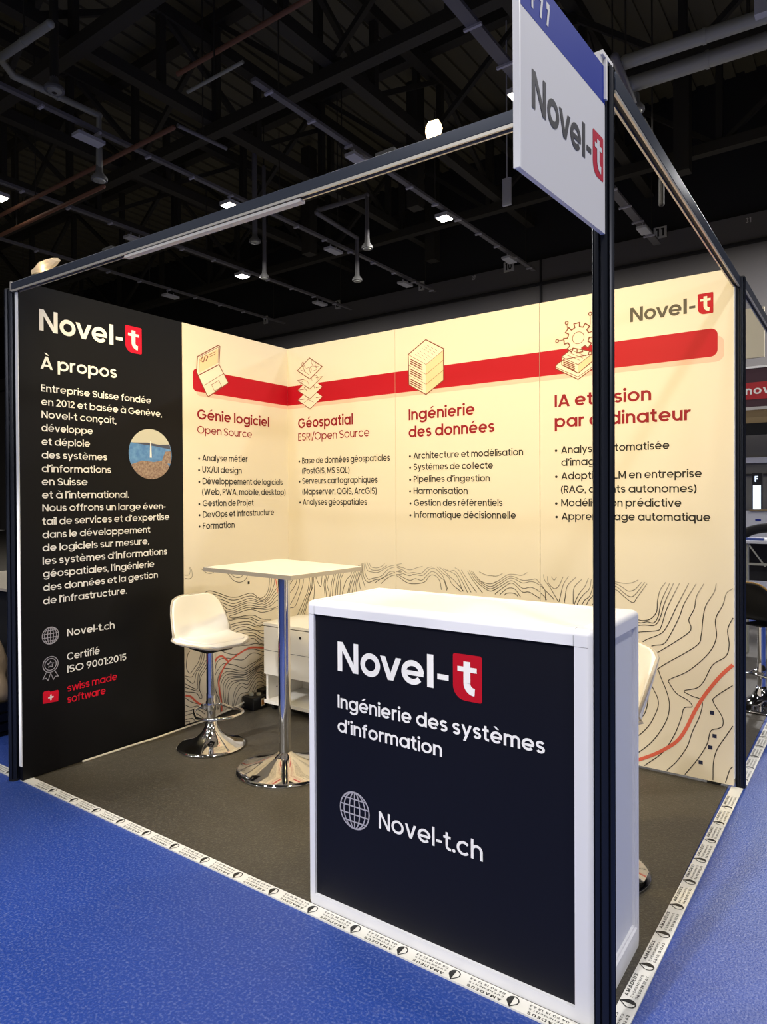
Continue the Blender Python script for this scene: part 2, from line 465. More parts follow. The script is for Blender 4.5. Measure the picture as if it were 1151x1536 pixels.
# printed contour lines on the panels, in millimetres along and up the wall
CONTOURS = {
 'L': [
  [(-793,785),(-762,812),(-720,817),(-657,797),(-569,762),(-494,751),(-432,759),(-361,761),(-289,718),(-230,737),(-200,794),(-195,885)],
  [(-773,777),(-749,797),(-707,797),(-642,776),(-555,740),(-487,734),(-417,744),(-353,740),(-272,702),(-218,723),(-184,780),(-172,879)],
  [(-759,762),(-728,776),(-686,768),(-621,748),(-540,714),(-471,717),(-401,728),(-353,722),(-272,693),(-210,713),(-154,789),(-140,873)],
  [(-735,740),(-700,751),(-657,741),(-607,722),(-532,694),(-464,704),(-393,713),(-346,707),(-264,680),(-197,708),(-119,773),(-30,814)],
  [(-714,718),(-657,725),(-628,718),(-570,679),(-510,683),(-441,697),(-386,699),(-330,686),(-256,670),(-189,689),(-137,732),(-31,789)],
  [(-707,711),(-665,714),(-636,702),(-585,670),(-525,665),(-449,680),(-386,684),(-314,666),(-248,656),(-180,673),(-137,707),(-31,757)],
  [(-704,700),(-658,699),(-614,677),(-563,653),(-510,654),(-441,668),(-378,668),(-314,652),(-240,646),(-172,657),(-129,682),(-14,699)],
  [(-693,684),(-643,679),(-585,656)],
  [(-14,605),(-138,625),(-206,618),(-273,619),(-322,637),(-370,652),(-433,652),(-510,640),(-559,635),(-556,625),(-480,618),(-402,617),(-338,606),(-273,574),(-181,557)],
  [(-669,631),(-600,615),(-511,614),(-434,611),(-371,598),(-314,571),(-257,556),(-147,543)],
  [(-658,617),(-586,605),(-495,606),(-418,599),(-363,581),(-306,550),(-257,547),(-147,525)],
  [(-637,582),(-571,576),(-480,580),(-403,575),(-355,556),(-315,535),(-257,532),(-148,506)],
  [(-575,546),(-534,562),(-481,563),(-403,557),(-355,538),(-307,523),(-257,526),(-148,494)],
  [(-545,533),(-496,545),(-442,547),(-395,532),(-339,507),(-258,490),(-148,476)],
  [(-534,514),(-504,520),(-442,525),(-387,514),(-331,505),(-258,469),(-148,457)],
  [(-512,499),(-423,500),(-356,491),(-307,465),(-258,440),(-148,427)],
  [(-435,469),(-392,476),(-340,467),(-299,440),(-258,418),(-148,402)],
  [(-512,435),(-474,440),(-419,448),(-356,454),(-308,420),(-259,397),(-149,378)],
  [(-795,966),(-771,950),(-747,934),(-712,928),(-677,936),(-605,930),(-568,907),(-531,869),(-485,849),(-439,851),(-408,874),(-399,909)],
  [(-560,929),(-553,919),(-523,891),(-485,879),(-454,885),(-435,906)],
  [(-910,914),(-883,910),(-863,923),(-866,961),(-882,984)],
  [(-910,935),(-886,936),(-877,962),(-886,979)],
  [(-14,636),(-94,644),(-155,633),(-240,635),(-306,649),(-370,658)],
  [(-885,464),(-902,442),(-911,388),(-906,350),(-883,327),(-854,349),(-819,384),(-801,428),(-797,455)],
  [(-919,318),(-912,314),(-872,301),(-849,324),(-810,363),(-792,412),(-789,454)],
  [(-919,302),(-912,296),(-867,260),(-849,273),(-837,317),(-801,357),(-777,395),(-774,446)],
  [(-920,269),(-912,263),(-832,215),(-826,258),(-819,313),(-790,345),(-759,382)],
  [(-920,246),(-912,242),(-826,202),(-812,217),(-811,293),(-778,331),(-748,365)],
  [(-920,221),(-913,217),(-838,193),(-812,156),(-797,148),(-794,166),(-812,212),(-802,281),(-775,313),(-742,350)],
  [(-920,182),(-913,175),(-873,145),(-821,120),(-771,98),(-732,74)],
  [(-921,140),(-914,134),(-879,114),(-833,111),(-798,93),(-768,69),(-732,36)],
  [(-921,98),(-914,97),(-880,95),(-845,95),(-804,73),(-772,44)],
  [(-921,74),(-914,74),(-868,73),(-834,62),(-798,34)],
  [(-922,49),(-914,48),(-869,43),(-851,22)],
  [(-922,35),(-914,34),(-895,31),(-886,20)],
  [(-667,442),(-624,414),(-560,385),(-508,373),(-441,381),(-400,386),(-338,375),(-260,345),(-195,330)],
  [(-598,434),(-547,422),(-494,428),(-407,415),(-331,414),(-260,389),(-194,372)],
  [(-712,276),(-687,310),(-674,346),(-643,366),(-586,363),(-508,338),(-442,325),(-387,350),(-338,351),(-260,319),(-195,301)],
  [(-709,213),(-691,262),(-669,296),(-631,327),(-599,330),(-548,313),(-508,298),(-442,267),(-387,279),(-332,291),(-260,314)],
  [(-665,43),(-668,58),(-676,114),(-669,224),(-650,273),(-612,299),(-548,284),(-482,258),(-422,248),(-360,268),(-303,291),(-261,298)],
  [(-646,38),(-657,153),(-650,229),(-619,266),(-574,274),(-482,245),(-422,235),(-353,251),(-261,275)],
  [(-624,37),(-639,148),(-638,207),(-606,249),(-561,254),(-483,233),(-415,224),(-339,241),(-261,259)],
  [(-607,38),(-617,124),(-619,193),(-587,230),(-535,231),(-443,219),(-374,235),(-304,254),(-254,244)],
  [(-591,34),(-604,121),(-600,184),(-568,219),(-509,218),(-422,205),(-360,227),(-297,243),(-254,231)],
  [(-575,35),(-588,117),(-584,170),(-542,201),(-470,195),(-409,192),(-353,221),(-304,234),(-254,216)],
  [(-563,37),(-573,54),(-575,134),(-542,181),(-476,189),(-402,180),(-353,210),(-311,222),(-254,195)],
  [(-545,32),(-530,113),(-503,157),(-463,172),(-409,151),(-375,179),(-339,208),(-297,209),(-240,171)],
  [(-536,30),(-510,109),(-463,148),(-416,127),(-375,154),(-340,187),(-304,195),(-240,160)],
  [(-521,26),(-484,92),(-437,101),(-403,99),(-375,128),(-333,170),(-290,174),(-240,129)],
  [(-375,77),(-361,99),(-333,139),(-291,145),(-241,119)],
  [(-355,82),(-340,100),(-319,121),(-284,120),(-241,98)],
  [(-691,228),(-682,168),(-658,109),(-662,47)],
 ],
 'B1': [
  [(-12,703),(17,730),(66,787),(80,830),(76,879)],
  [(-8,618),(21,649),(75,731),(104,803),(104,881)],
  [(-3,611),(16,616),(64,635),(113,734),(141,806),(137,890)],
  [(-2,775),(22,798),(47,831),(52,871)],
  [(83,569),(92,584),(150,688),(188,767),(207,894)],
  [(111,572),(121,590),(169,696),(206,775),(221,894)],
  [(130,574),(140,592),(183,697),(220,776),(230,902)],
  [(149,582),(158,604),(197,712),(234,798),(240,902)],
  [(233,660),(243,730),(248,799),(262,904)],
  [(258,903),(262,855),(280,815),(302,789),(311,817),(321,900)],
  [(346,703),(338,771),(334,812),(348,867),(366,916)],
  [(360,704),(351,765),(347,813),(361,875),(379,920)],
  [(386,707),(378,760),(361,814),(379,876),(392,924)],
  [(391,721),(396,775),(405,830),(423,882),(432,926)],
  [(409,722),(413,776),(422,831),(440,886),(454,931)],
  [(435,724),(440,778),(449,833),(466,895),(480,936)],
  [(452,725),(457,786),(466,841),(484,889),(501,937)],
  [(474,727),(479,788),(483,849),(505,890),(527,941)],
  [(491,735),(509,797),(535,852),(569,884),(595,948)],
  [(543,759),(556,807),(577,868),(603,916),(611,949)],
  [(555,760),(568,811),(594,869),(615,920),(624,953)],
  [(581,769),(594,819),(611,870),(628,920),(636,957)],
  [(602,777),(611,824),(623,871),(644,925),(649,958)],
  [(619,778),(623,825),(636,872),(657,925),(660,965)],
  [(652,794),(644,833),(640,872),(665,919),(665,972)],
  [(693,810),(681,838),(665,880),(669,919),(671,972)],
  [(682,972),(686,947),(694,901),(718,867),(758,876),(822,893),(877,938),(939,960),(1004,957)],
  [(690,979),(710,928),(742,917),(799,917),(862,949),(901,964),(939,973)],
  [(706,980),(735,936),(775,929),(822,938),(870,966)],
  [(727,975),(743,950),(791,946),(838,964),(854,981)],
  [(674,966),(681,881),(718,847),(774,867),(838,881),(893,926),(939,931)],
  [(774,848),(822,877),(885,906),(939,927)],
  [(822,844),(861,876),(908,901),(939,908)],
 ],
 'B2': [
  [(947,970),(995,958),(1050,947),(1104,964),(1144,974)],
  [(939,961),(988,946),(1029,926),(1077,932),(1130,929),(1177,965),(1209,975)],
  [(938,929),(961,930),(1043,910),(1077,920),(1144,918),(1190,955),(1222,967),(1254,953),(1293,916),(1324,842)],
  [(938,912),(960,910),(1043,881),(1090,894),(1137,887),(1176,920),(1209,945),(1242,938),(1273,912),(1299,895),(1317,836)],
  [(938,903),(960,899),(1043,861),(1150,874),(1190,913),(1216,925),(1248,914),(1270,885),(1279,838)],
  [(1248,977),(1293,938),(1330,919),(1355,877),(1417,837)],
  [(1261,978),(1299,955),(1343,919),(1374,897),(1435,839)],
  [(1293,969),(1331,954),(1374,959),(1417,908),(1460,835)],
  [(1318,962),(1380,935),(1405,896),(1426,838)],
  [(1374,978),(1405,961),(1442,904),(1484,837)],
  [(1418,967),(1460,910),(1520,840)],
  [(1460,964),(1490,918),(1561,838)],
  [(1472,968),(1508,914),(1561,875),(1608,854),(1649,868)],
  [(1484,966),(1520,920),(1567,883),(1608,867),(1649,881)],
  [(1496,961),(1532,920),(1567,894),(1608,880),(1649,894)],
  [(1514,941),(1550,908),(1608,896),(1649,912)],
  [(1538,963),(1585,947),(1649,943)],
  [(1628,942),(1658,946),(1689,962)],
  [(1628,900),(1664,919),(1719,955),(1760,961),(1807,958),(1842,976)],
  [(1628,886),(1676,914),(1725,945),(1760,947),(1813,930),(1865,937),(1893,942),(1914,922)],
  [(1627,872),(1676,900),(1725,934),(1760,936),(1813,915),(1859,926),(1887,923),(1914,910)],
  [(1627,858),(1682,890),(1730,920),(1760,920),(1813,885),(1859,894),(1893,885),(1914,873)],
  [(1640,837),(1652,849),(1700,885),(1742,910),(1772,896),(1813,863),(1853,866),(1914,836)],
  [(1670,833),(1682,848),(1718,876),(1748,882),(1772,871),(1801,833)],
  [(1700,836),(1712,848),(1742,853),(1769,849),(1783,837)],
 ],
 'B3': [
  [(1921,917),(1946,881),(1949,828)],
  [(1921,906),(1988,847),(1999,832)],
  [(1921,866),(1944,846),(1955,829)],
  [(1938,971),(1944,940),(1977,899),(2010,846),(2021,829)],
  [(1961,962),(1966,925),(1999,896),(2026,913),(2051,965)],
  [(1983,961),(1999,943),(2013,960)],
  [(2026,824),(2032,845),(2051,920),(2081,969)],
  [(2056,821),(2061,848),(2075,917),(2123,967)],
  [(2107,820),(2107,846),(2112,909),(2155,958)],
  [(2112,816),(2123,845),(2144,885),(2170,918),(2191,966)],
  [(2128,817),(2141,845),(2165,877),(2196,910),(2206,961)],
  [(2154,819),(2170,846),(2196,869),(2211,911),(2222,962)],
  [(2180,821),(2191,845),(2222,886),(2237,948)],
  [(2211,824),(2237,862),(2257,939)],
  [(2286,962),(2332,956),(2377,951),(2416,956),(2449,973)],
  [(2286,951),(2337,945),(2371,928),(2399,912),(2432,923),(2465,962)],
  [(2286,939),(2337,931),(2371,905),(2405,884),(2432,895),(2482,963)],
  [(2286,927),(2337,914),(2377,882),(2421,854),(2443,882),(2492,956)],
  [(2377,808),(2424,778),(2465,766),(2508,778),(2538,817),(2543,873),(2556,929),(2583,970)],
  [(2377,768),(2424,760),(2459,753),(2492,762),(2524,760),(2546,795),(2562,874),(2601,966)],
  [(2376,725),(2424,734),(2476,744),(2530,749),(2556,791),(2577,865),(2619,967)],
  [(2421,573),(2426,619),(2429,682),(2448,704),(2540,722),(2561,747),(2588,838),(2647,969)],
  [(2421,607),(2448,633),(2486,669),(2556,707),(2588,749),(2634,853),(2690,972)],
  [(2476,603),(2494,627),(2524,645),(2572,659),(2603,707),(2645,799),(2670,872),(2723,971)],
  [(2486,570),(2524,598),(2603,657),(2685,724),(2700,756),(2690,793),(2715,849),(2725,909),(2758,974)],
  [(2813,979),(2804,937),(2766,865),(2753,794),(2746,723),(2721,664),(2560,543),(2550,513),(2587,417),(2599,347),(2580,264),(2511,149),(2397,37)],
  [(2882,957),(2857,934),(2842,878),(2810,806),(2813,717),(2778,636),(2688,539),(2601,484),(2601,462),(2634,418),(2688,391),(2704,365),(2668,352),(2654,300),(2621,207),(2566,110),(2490,35)],
  [(2891,831),(2863,763),(2869,689),(2854,632),(2797,583),(2759,501),(2727,461),(2668,437),(2701,418),(2749,401),(2740,329),(2707,246),(2681,162),(2634,81),(2597,36)],
  [(2891,503),(2810,432),(2800,403),(2838,340),(2841,299),(2822,280),(2788,261),(2772,195),(2733,117),(2680,36)],
  [(2891,315),(2853,246),(2816,177),(2800,111),(2798,37)],
  [(2890,115),(2872,92),(2856,38)],
  [(2491,570),(2505,543),(2517,508),(2501,469),(2546,367),(2525,283),(2483,210),(2397,119)],
  [(2469,523),(2482,488),(2496,388),(2487,313),(2462,265),(2397,186)],
 ],
}
ROADS = [
  ('L', 6, [(-195,357),(-260,371),(-345,390),(-400,393),(-481,373),(-573,338),(-612,309),(-644,262),(-657,221),(-651,161),(-639,100),(-635,38)]),
  ('L', 6, [(-711,329),(-690,356),(-668,381),(-630,384),(-599,360),(-573,336)]),
  ('L', 6, [(-920,198),(-913,194),(-879,179),(-844,145),(-804,116),(-738,109)]),
  ('L', 3, [(-144,880),(-136,845),(-119,761),(-94,647)]),
  ('B3', 12, [(2891,602),(2841,547),(2797,486),(2753,416),(2714,339),(2674,246),(2634,181),(2573,126),(2511,83),(2397,18)]),
]
# ------------------------------------------------------------------ lettering (drawn, monoline geometric sans)
XH, ASC, DESC = 0.78, 1.05, -0.30

def arc(cx, cy_, rx, ry, a0, a1, n=None):
    n = n or max(4, int(abs(a1 - a0) / 18))
    return [(cx + rx * math.cos(math.radians(a0 + (a1 - a0) * i / n)), cy_ + ry * math.sin(math.radians(a0 + (a1 - a0) * i / n))) for i in range(n + 1)]

def glyph(ch, w):
    """returns (centre-line strokes, filled polygons, ink width); baseline 0, cap height 1"""
    h = w / 2; S = []; P = []
    r = (XH - w) / 2; c = XH / 2
    bx = r + h                                     # centre of a bowl that starts at x = 0
    line = lambda *p: S.append(list(p))
    ring = lambda cx, cy_, rx, ry: S.append(arc(cx, cy_, rx, ry, 0, 360, 24))
    def diag(xa, ya, xb, yb, k=1.08):
        g = h * k
        P.append([(xa - g, ya), (xa + g, ya), (xb + g, yb), (xb - g, yb)])
    def dot(x, y, q=None):
        q = q or w * 0.66
        P.append(arc(x, y, q, q, 0, 360, 12)[:-1])
    acc = {'é': ('e', 1), 'è': ('e', -1), 'à': ('a', -1), 'À': ('A', -1), 'É': ('E', 1)}
    if ch in acc:
        b, s = acc[ch]; S, P, wd = glyph(b, w)
        y0 = 0.90 if b.islower() else 1.10; x = wd / 2
        P.append([(x - s * 0.10 - h * .9, y0), (x - s * 0.10 + h * .9, y0), (x + s * 0.10 + h, y0 + 0.19), (x + s * 0.10 - h, y0 + 0.19)])
        return S, P, wd
    if ch == 'ç':
        S, P, wd = glyph('c', w); S.append([(wd * .55, 0), (wd * .55, -0.1), (wd * .62, -0.16), (wd * .55, -0.24), (wd * .40, -0.24)]); return S, P, wd
    if ch == 'o': ring(bx, c, r, r); return S, P, XH
    if ch in 'adq':
        ring(bx, c, r, r); x = XH - h + .02
        line((x, 0 if ch != 'q' else DESC), (x, ASC if ch == 'd' else XH)); return S, P, XH + .02
    if ch == 'g':
        ring(bx, c, r, r); x = XH - h + .02
        S.append([(x, XH)] + arc(bx + .01, -0.0, x - bx - .01, .30 - h, 0, -150)); return S, P, XH + .02
    if ch in 'bp':
        ring(bx + .02, c, r, r); line((h, DESC if ch == 'p' else 0), (h, XH if ch == 'p' else ASC)); return S, P, XH + .02
    if ch == 'c': S.append(arc(bx, c, r, r, 42, 318)); return S, P, XH * .9
    if ch == 'e': S.append(arc(bx, c, r, r, 0, 318)); line((h, c - .02), (XH - h * .6, c - .02)); return S, P, XH
    if ch in 'nhrm':
        nw = .64 if ch != 'm' else .60; ra = (nw - w) / 2; ty = XH - h - ra
        line((h, 0), (h, ASC if ch == 'h' else XH))
        if ch == 'r': S.append(arc(h + ra, ty, ra, ra, 180, 70)); return S, P, .42
        S.append(arc(h + ra, ty, ra, ra, 180, 0) + [(nw - h, 0)])
        if ch == 'm':
            S.append(arc(nw - h + ra, ty, ra, ra, 180, 0) + [(2 * (nw - w) + h, 0)]); return S, P, 2 * nw - w
        return S, P, nw
    if ch == 'u':
        nw = .64; ra = (nw - w) / 2
        S.append([(h, XH)] + arc(h + ra, ra + h, ra, ra, 180, 360)); line((nw - h, 0), (nw - h, XH)); return S, P, nw
    if ch == 'l': line((h, 0), (h, ASC)); return S, P, w
    if ch == 'i': line((h, 0), (h, XH)); dot(h, .98); return S, P, w
    if ch == 'j': S.append([(h + .04, XH), (h + .04, -.16)] + arc(h - .08, -.16, .12, .12, 0, -90)); dot(h + .04, .98); return S, P, w + .06
    if ch == 't': S.append([(.20, .98), (.20, .22)] + arc(.20 + .18, .22, .18, .22 - h, 180, 270) + [(.44, h)]); line((0, XH - h), (.42, XH - h)); return S, P, .44
    if ch == 'f': S.append([(.19, 0), (.19, .84)] + arc(.19 + .18, .84, .18, ASC - h - .84, 180, 90) + [(.42, ASC - h)]); line((0, XH - h), (.40, XH - h)); return S, P, .42
    if ch == 'k': line((h, 0), (h, ASC)); diag(w * .9, .34, .52, XH); diag(.26, .46, .56, 0); return S, P, .62
    if ch in 'sS':
        top = XH if ch == 's' else 1.0; sw = .54 if ch == 's' else .66
        rx = (sw - w) / 2; ry = (top - w) / 4; x = sw / 2
        S.append(arc(x, top - h - ry, rx, ry, 25, 270) + arc(x, h + ry, rx, ry, 90, -155)[1:]); return S, P, sw
    if ch == 'v': diag(h, XH, .34, 0); diag(.68 - h, XH, .34, 0); return S, P, .68
    if ch == 'y': diag(h, XH, .36, 0); diag(.70 - h, XH, .20, DESC); return S, P, .70
    if ch == 'w': diag(h, XH, .27, 0); diag(.49, XH, .27, 0); diag(.49, XH, .71, 0); diag(.98 - h, XH, .71, 0); return S, P, .98
    if ch == 'x': diag(h, XH, .62 - h, 0); diag(.62 - h, XH, h, 0); return S, P, .62
    if ch == 'A': diag(h, 0, .42, 1); diag(.84 - h, 0, .42, 1); line((.18, .28), (.66, .28)); return S, P, .84
    if ch == 'B':
        line((h, 0), (h, 1)); q = (1 - 1.5 * w) / 4 + w * .12
        S.append([(h, 1 - h), (.30, 1 - h)] + arc(.30, .76 - h * .5, .20, .24 - h * .5, 90, -90) + [(h, .52)])
        S.append([(h, .52), (.34, .52)] + arc(.34, .26 + h * .5, .22, .26 - h * .5, 90, -90) + [(h, h)]); return S, P, .60
    if ch == 'C': S.append(arc(.5, .5, .5 - h, .5 - h, 42, 318)); return S, P, .90
    if ch == 'G': S.append(arc(.5, .5, .5 - h, .5 - h, 42, 360)); line((.54, .5), (1 - h, .5)); return S, P, 1.0
    if ch == 'D': line((h, 0), (h, 1)); S.append([(h, 1 - h), (.32, 1 - h)] + arc(.32, .5, .46, .5 - h, 90, -90) + [(h, h)]); return S, P, .80
    if ch in 'EFL':
        line((h, 0), (h, 1))
        if ch != 'L': line((h, 1 - h), (.52, 1 - h)); line((h, .52), (.48, .52))
        if ch != 'F': line((h, h), (.52, h))
        return S, P, .54
    if ch == 'H': line((h, 0), (h, 1)); line((.70 - h, 0), (.70 - h, 1)); line((h, .52), (.70 - h, .52)); return S, P, .70
    if ch == 'I': line((h, 0), (h, 1)); return S, P, w
    if ch == 'M': line((h, 0), (h, 1)); line((.92 - h, 0), (.92 - h, 1)); diag(h, 1, .46, .12); diag(.92 - h, 1, .46, .12); return S, P, .92
    if ch == 'N': line((h, 0), (h, 1)); line((.74 - h, 0), (.74 - h, 1)); diag(h, 1, .74 - h, 0, 1.15); return S, P, .74
    if ch in 'OQ':
        ring(.5, .5, .5 - h, .5 - h)
        if ch == 'Q': diag(.60, .30, .90, -.04)
        return S, P, 1.0
    if ch in 'PR':
        line((h, 0), (h, 1)); S.append([(h, 1 - h), (.32, 1 - h)] + arc(.32, .72 - h * .3, .22, .28 - h * .7, 90, -90) + [(h, .44)])
        if ch == 'R': diag(.30, .44, .52, 0)
        return S, P, .58
    if ch == 'U': q = .34 - h; S.append([(h, 1), (h, .34)] + arc(.34, .34, q, .34 - h, 180, 360) + [(.68 - h, 1)]); return S, P, .68
    if ch == 'V': diag(h, 1, .42, 0); diag(.84 - h, 1, .42, 0); return S, P, .84
    if ch == 'W': diag(h, 1, .33, 0); diag(.60, 1, .33, 0); diag(.60, 1, .87, 0); diag(1.2 - h, 1, .87, 0); return S, P, 1.2
    if ch == 'X': diag(h, 1, .78 - h, 0); diag(.78 - h, 1, h, 0); return S, P, .78
    if ch == 'T': line((0, 1 - h), (.62, 1 - h)); line((.31, 0), (.31, 1)); return S, P, .62
    if ch == '0': ring(.33, .5, .33 - h, .5 - h); return S, P, .66
    if ch == '1': line((.24, 0), (.24, 1)); line((0, 1 - h), (.24, 1 - h)); return S, P, .24 + h
    if ch == '2': S.append(arc(.28, .70, .28 - h, .30 - h, 170, -30) + [(h, h), (.58, h)]); return S, P, .58
    if ch == '3': S.append(arc(.28, .75, .24 - h * .4, .25 - h, 160, -90)); S.append(arc(.28, .26, .28 - h, .26 - h, 90, -160)); return S, P, .56
    if ch == '4': diag(.40, 1, h, .26); line((0, .24), (.62, .24)); line((.44, 0), (.44, .6)); return S, P, .62
    if ch == '5': S.append([(.52, 1 - h), (.12, 1 - h), (.09, .52)] + arc(.28, .33, .29 - h, .33 - h, 130, -150)); return S, P, .58
    if ch == '6': ring(.31, .32, .31 - h, .32 - h); diag(.40, 1, h + .02, .38); return S, P, .62
    if ch == '7': line((0, 1 - h), (.54, 1 - h)); diag(.54 - h * .6, 1 - h, .16, 0); return S, P, .58
    if ch == '8': ring(.29, .75, .23 - h * .5, .25 - h * .8); ring(.29, .27, .29 - h, .27 - h); return S, P, .58
    if ch == '9': ring(.31, .68, .31 - h, .32 - h); diag(.62 - h - .02, .62, .24, 0); return S, P, .62
    if ch == '.': dot(h, h * 1.15); return S, P, w
    if ch == ',': P.append([(0, w), (w, w), (w * .75, -.12), (0, -.12)]); return S, P, w
    if ch == ':': dot(h, h * 1.15); dot(h, .58); return S, P, w
    if ch == '-': line((0, .36), (.34, .36)); return S, P, .34
    if ch == "'": P.append([(0, 1), (w, 1), (w * .8, .70), (w * .2, .70)]); return S, P, w
    if ch == '’': P.append([(w * .3, 1), (w * 1.4, 1), (w * .9, .70), (0, .70)]); return S, P, w * 1.2
    if ch == '/': diag(0, -.1, .36, 1.08); return S, P, .36
    if ch == '(': S.append(arc(.30 + .24, .42, .45, .72, 130, 230, 8)); return S, P, .30
    if ch == ')': S.append(arc(-.24, .42, .45, .72, 50, -50, 8)); return S, P, .22
    if ch == '•': P.append(arc(.18, .38, .18, .18, 0, 360, 12)[:-1]); return S, P, .36
    return S, P, .3

class Ink(MB):
    """flat print: shapes given in panel coordinates (a, z), laid on the panel by a mapping"""
    def __init__(self, put):
        super().__init__(); self.put = put; self.k = 0
        o = Vector(put(0, 0)); self.nrm = (Vector(put(1, 0)) - o).cross(Vector(put(0, 1)) - o).normalized()
    def lift(self):
        """each printed shape a hair above the last so that overlapping strokes never share a plane"""
        self.k = (self.k + 1) % 9
        return self.nrm * (self.k * 0.00003)
    def poly(self, pts):
        n = len(self.v); up_ = self.lift()
        self.v += [tuple(Vector(self.put(a, z)) + up_) for a, z in pts]
        self.f.append(tuple(range(n, n + len(pts))))
        return self
    def stroke(self, pts, w, closed=False):
        P = [Vector((p[0], p[1])) for p in pts]
        if closed and (P[0] - P[-1]).length < 1e-6: P = P[:-1]
        N = len(P); L_, R_ = [], []
        for i in range(N):
            if closed: d0 = P[i] - P[i - 1]; d1 = P[(i + 1) % N] - P[i]
            else:
                d0 = P[i] - P[i - 1] if i > 0 else P[1] - P[0]
                d1 = P[i + 1] - P[i] if i < N - 1 else d0
            if d0.length < 1e-9: d0 = d1
            if d1.length < 1e-9: d1 = d0
            d0 = d0.normalized(); d1 = d1.normalized()
            n0 = Vector((-d0.y, d0.x)); n1 = Vector((-d1.y, d1.x)); b = n0 + n1
            if b.length < 1e-3: b = n0 * 1.0
            b.normalize(); k = 1.0 / max(0.5, b.dot(n0))
            L_.append(P[i] + b * (w / 2 * k)); R_.append(P[i] - b * (w / 2 * k))
        n = len(self.v); up_ = self.lift()
        for l, r_ in zip(L_, R_):
            self.v.append(tuple(Vector(self.put(l.x, l.y)) + up_)); self.v.append(tuple(Vector(self.put(r_.x, r_.y)) + up_))
        for i in range(N if closed else N - 1):
            j = (i + 1) % N
            self.f.append((n + 2 * i, n + 2 * i + 1, n + 2 * j + 1, n + 2 * j))
        return self
    def text(self, words, a0, z0, a1, z1, cap, weight=0.125, gap=0.085):
        items = []; x = 0.0
        for ch in words:
            if ch == ' ': x += .27; continue
            S, P, wd = glyph(ch, weight)
            items.append((x, S, P)); x += wd + gap
        x -= gap
        sx = (a1 - a0) / x; slope = (z1 - z0) / (a1 - a0)
        keep = self.put
        for ox, S, P in items:
            self.put = lambda a, z, ox=ox: keep(a0 + (ox + a) * sx, z0 + z * cap + slope * (ox + a) * sx)
            for p in P: self.poly(p)
            for s in S:
                cl = len(s) > 20 and abs(s[0][0] - s[-1][0]) < 1e-6 and abs(s[0][1] - s[-1][1]) < 1e-6
                self.stroke(s, weight, closed=cl)
        self.put = keep
        return self

def rounded(x0, z0, x1, z1, r, n=6):
    """rounded rectangle; r = radius per corner (bl, br, tr, tl)"""
    if not isinstance(r, tuple): r = (r,) * 4
    out = []
    for (cx, cz, rr, a) in ((x0 + r[0], z0 + r[0], r[0], 180), (x1 - r[1], z0 + r[1], r[1], 270), (x1 - r[2], z1 - r[2], r[2], 0), (x0 + r[3], z1 - r[3], r[3], 90)):
        out += arc(cx, cz, rr, rr, a, a + 90, n) if rr > 0 else [(cx, cz)]
    return out

def logo(put, put_tile, put_t, a0, z0, cap, width, ink, tile, tmat, parent, kx=1.0):
    """word mark 'Novel-' and the tile with the t; width = length of 'Novel' """
    s = width / 3.83
    q = lambda a, z: put(a0 + a * s, z0 + z * cap)
    k = Ink(q); w = .20; xh = .75; r = (xh - .18) / 2
    k.poly([(0, 0), (.2, 0), (.2, 1), (0, 1)]).poly([(.69, 0), (.89, 0), (.89, 1), (.69, 1)]).poly([(0, 1), (.22, 1), (.89, 0), (.67, 0)])
    k.stroke(arc(1.385, xh / 2, .405 - .095, r + .01, 0, 360, 32), .19, True)
    k.poly([(1.79, xh), (2.00, xh), (2.31, 0), (2.10, 0)]).poly([(2.42, xh), (2.63, xh), (2.32, 0), (2.11, 0)])
    k.stroke(arc(3.06, xh / 2, .33, r + .01, 0, 322, 28), .185).stroke([(2.76, xh / 2 - .02), (3.47, xh / 2 - .02)], .15)
    k.poly([(3.60, 0), (3.83, 0), (3.83, 1.03), (3.60, 1.03)])
    k.poly([(3.97, .30), (4.37, .30), (4.37, .47), (3.97, .47)])
    k.build('logo_lettering', ink, parent)
    q = lambda a, z: put_tile(a0 + a * s, z0 + z * cap)
    Ink(q).poly(rounded(4.52, -.21, 5.50, 1.18, (.42, .07, .07, .07))).build('logo_tile', tile, parent)
    q = lambda a, z: put_t(a0 + a * s, z0 + z * cap)
    t = Ink(q)
    t.stroke([(5.00, .97), (5.00, .32)] + arc(5.26, .32, .26, .24, 180, 270, 8), .23)
    t.poly([(4.68, .66), (5.33, .66), (5.33, .81), (4.68, .81)])
    t.build('tile_letter', tmat, parent)
# ------------------------------------------------------------------ setting: hall and floors
structure(MB().box(-5.2, -9.5, -0.2, 8.5, 6.57, 0.0).build('floor', M['blue_floor']))
structure(MB().box(-32, -16, -0.25, 14, 14, -0.02).build('floor_hall', M['hall_floor']))
structure(MB().box(-0.035, -1.862, -0.05, 2.86, 0.05, 0.004).build('floor_booth', M['grey_floor']))
structure(MB().box(-3.2, 0.0501, -0.05, 2.88, 4.80, 0.004).build('floor_neighbour', M['grey_floor']))
structure(MB().box(-32, 13.0, 0, 14, 13.4, 6.86).build('wall_back', M['hall_wall']))
structure(MB().box(-32, 12.96, 6.92, 14, 13.4, 7.50).build('wall_back_upper', M['hall_wall']))
structure(MB().box(-32, 12.90, 6.86, 14, 13.4, 6.92).bar((-3.42, 12.95, 5.0), (-3.42, 12.95, 7.5), .05, .06, (0, 1, 0)).build('trim_1', M['hall_dark']))
structure(MB().box(-32, 13.1, 7.5, 14, 13.4, 11.5).build('wall_gable', M['hall_dark']))
structure(MB().box(-32.4, -16, 0, -32, 13.4, 11.5).build('wall_left', M['hall_dark']))
structure(MB().box(14, -16, 0, 14.4, 13.4, 11.5).build('wall_right', M['hall_dark']))
roof = MB()
